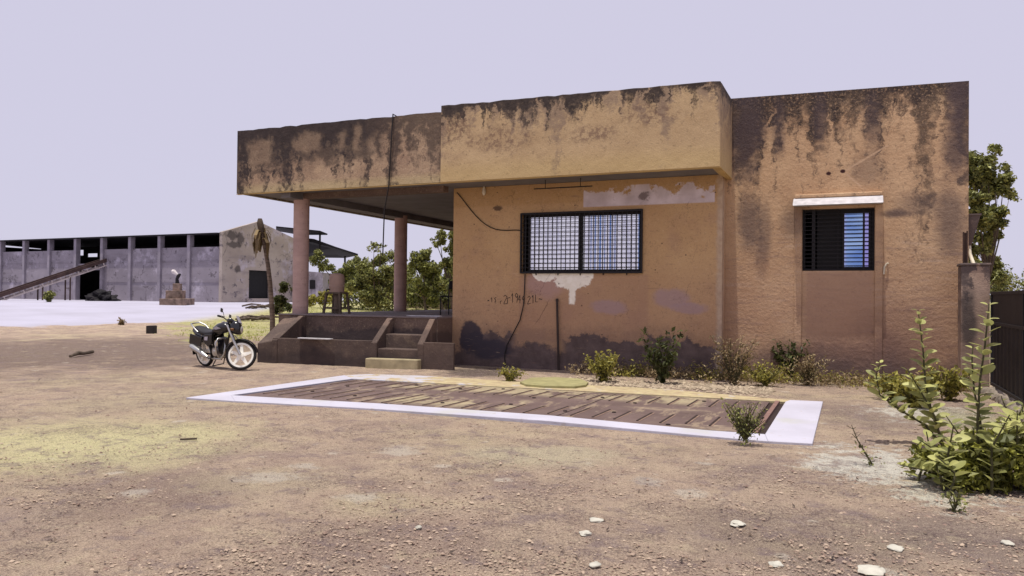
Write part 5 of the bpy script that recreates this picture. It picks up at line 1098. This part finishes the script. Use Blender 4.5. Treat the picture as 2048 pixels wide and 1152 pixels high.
    # rear mudguard + plate
    mb = MB(); vs = []; R1 = RW+.06
    for i in range(15):
        a = math.radians(40+150*i/14)
        for yy, dr_ in ((-.075, -.03), (-.055, 0), (.055, 0), (.075, -.03)): vs.append((RWX+(R1+dr_)*math.cos(a), yy, RW+(R1+dr_)*math.sin(a)))
    mb.add(vs, [(4*i+j, 4*i+j+1, 4*i+j+5, 4*i+j+4) for i in range(14) for j in range(3)]); P(mb, 'rear_mudguard', blk, smooth=60)
    for s_ in (-1, 1):
        mb = MB(); mb.prism([(-.42, s_*.145, .66), (-.84, s_*.145, .72), (-.90, s_*.15, .52), (-.74, s_*.155, .44), (-.50, s_*.15, .46)], (0, s_*.02, 0)); P(mb, 'wheel_guard', blk, bevel=.008)
    # engine
    mb = MB(); mb.loft([(-.20, .36, .10, .09), (-.10, .35, .13, .11), (.08, .35, .13, .11), (.16, .36, .09, .08)], 18, 3.2); en = P(mb, 'engine', eng, smooth=50)
    mb = MB(); mb.lathe([(.085, -.16), (.085, -.145), (.05, -.165)], (-.02, 0, .36), 20, 'y'); P(mb, 'clutch_cover', chrome, par=en, smooth=40)
    mb = MB(); cyl_ax = Vector((.28, 0, 1)).normalized()
    for i in range(9):
        c_ = Vector((.06, 0, .46))+cyl_ax*.022*i; mb.obox(c_, (.075, 0, -.02), (0, .085, 0), cyl_ax*.006)
    mb.obox(Vector((.06, 0, .46))+cyl_ax*.09, (.055, 0, -.015), (0, .06, 0), cyl_ax*.1); P(mb, 'cylinder', eng, par=en)
    mb = MB(); mb.tube([(.16, -.04, .56), (.24, -.07, .50), (.24, -.11, .34), (.15, -.13, .22), (-.10, -.14, .22), (-.32, -.15, .25)], .02, 10); P(mb, 'exhaust_pipe', chrome, smooth=60)
    mb = MB(); mb.tube([(-.28, -.16, .245), (-.36, -.165, .27), (-.45, -.17, .32), (-.74, -.185, .44), (-.80, -.187, .465)], [.028, .05, .055, .06, .045], 16); P(mb, 'silencer', chrome, smooth=60)
    # crash guard
    mb = MB()
    for s_ in (-1, 1): mb.tube([(.20, s_*.03, .64), (.21, s_*.20, .66), (.20, s_*.26, .58), (.20, s_*.26, .36), (.18, s_*.20, .27), (.13, s_*.03, .26)], .014, 10)
    P(mb, 'crash_guard', chrome, smooth=60)
    mb = MB(); mb.prism([(.215, -.22, .62), (.215, -.22, .36), (.215, -.08, .30), (.215, -.08, .64)], (.01, 0, 0)); P(mb, 'leg_shield', blk)
    mb = MB(); mb.tube([(-.12, -.14, .24), (-.10, -.26, .25)], .014, 8); mb.tube([(-.12, .14, .24), (-.10, .26, .25)], .014, 8); mb.tube([(-.46, -.14, .38), (-.44, -.23, .40)], .012, 8); P(mb, 'foot_pegs', sea)
    mb = MB(); mb.tube([(-.02, .10, .24), (.04, .22, .03)], .013, 8); mb.tube([(.02, .23, .02), (.07, .24, .018)], .016, 8); P(mb, 'side_stand', blk)
    mb = MB(); mb.tube([(-.06, -.10, .22), (-.18, -.13, .06), (-.18, .13, .06), (-.06, .10, .22)], .013, 8); P(mb, 'centre_stand', blk)
    mb = MB(); mb.obox((-.93, 0, .56), (.004, 0, .03), (0, .09, 0), (0, 0, .055)); P(mb, 'number_plate', dec)
motorcycle()
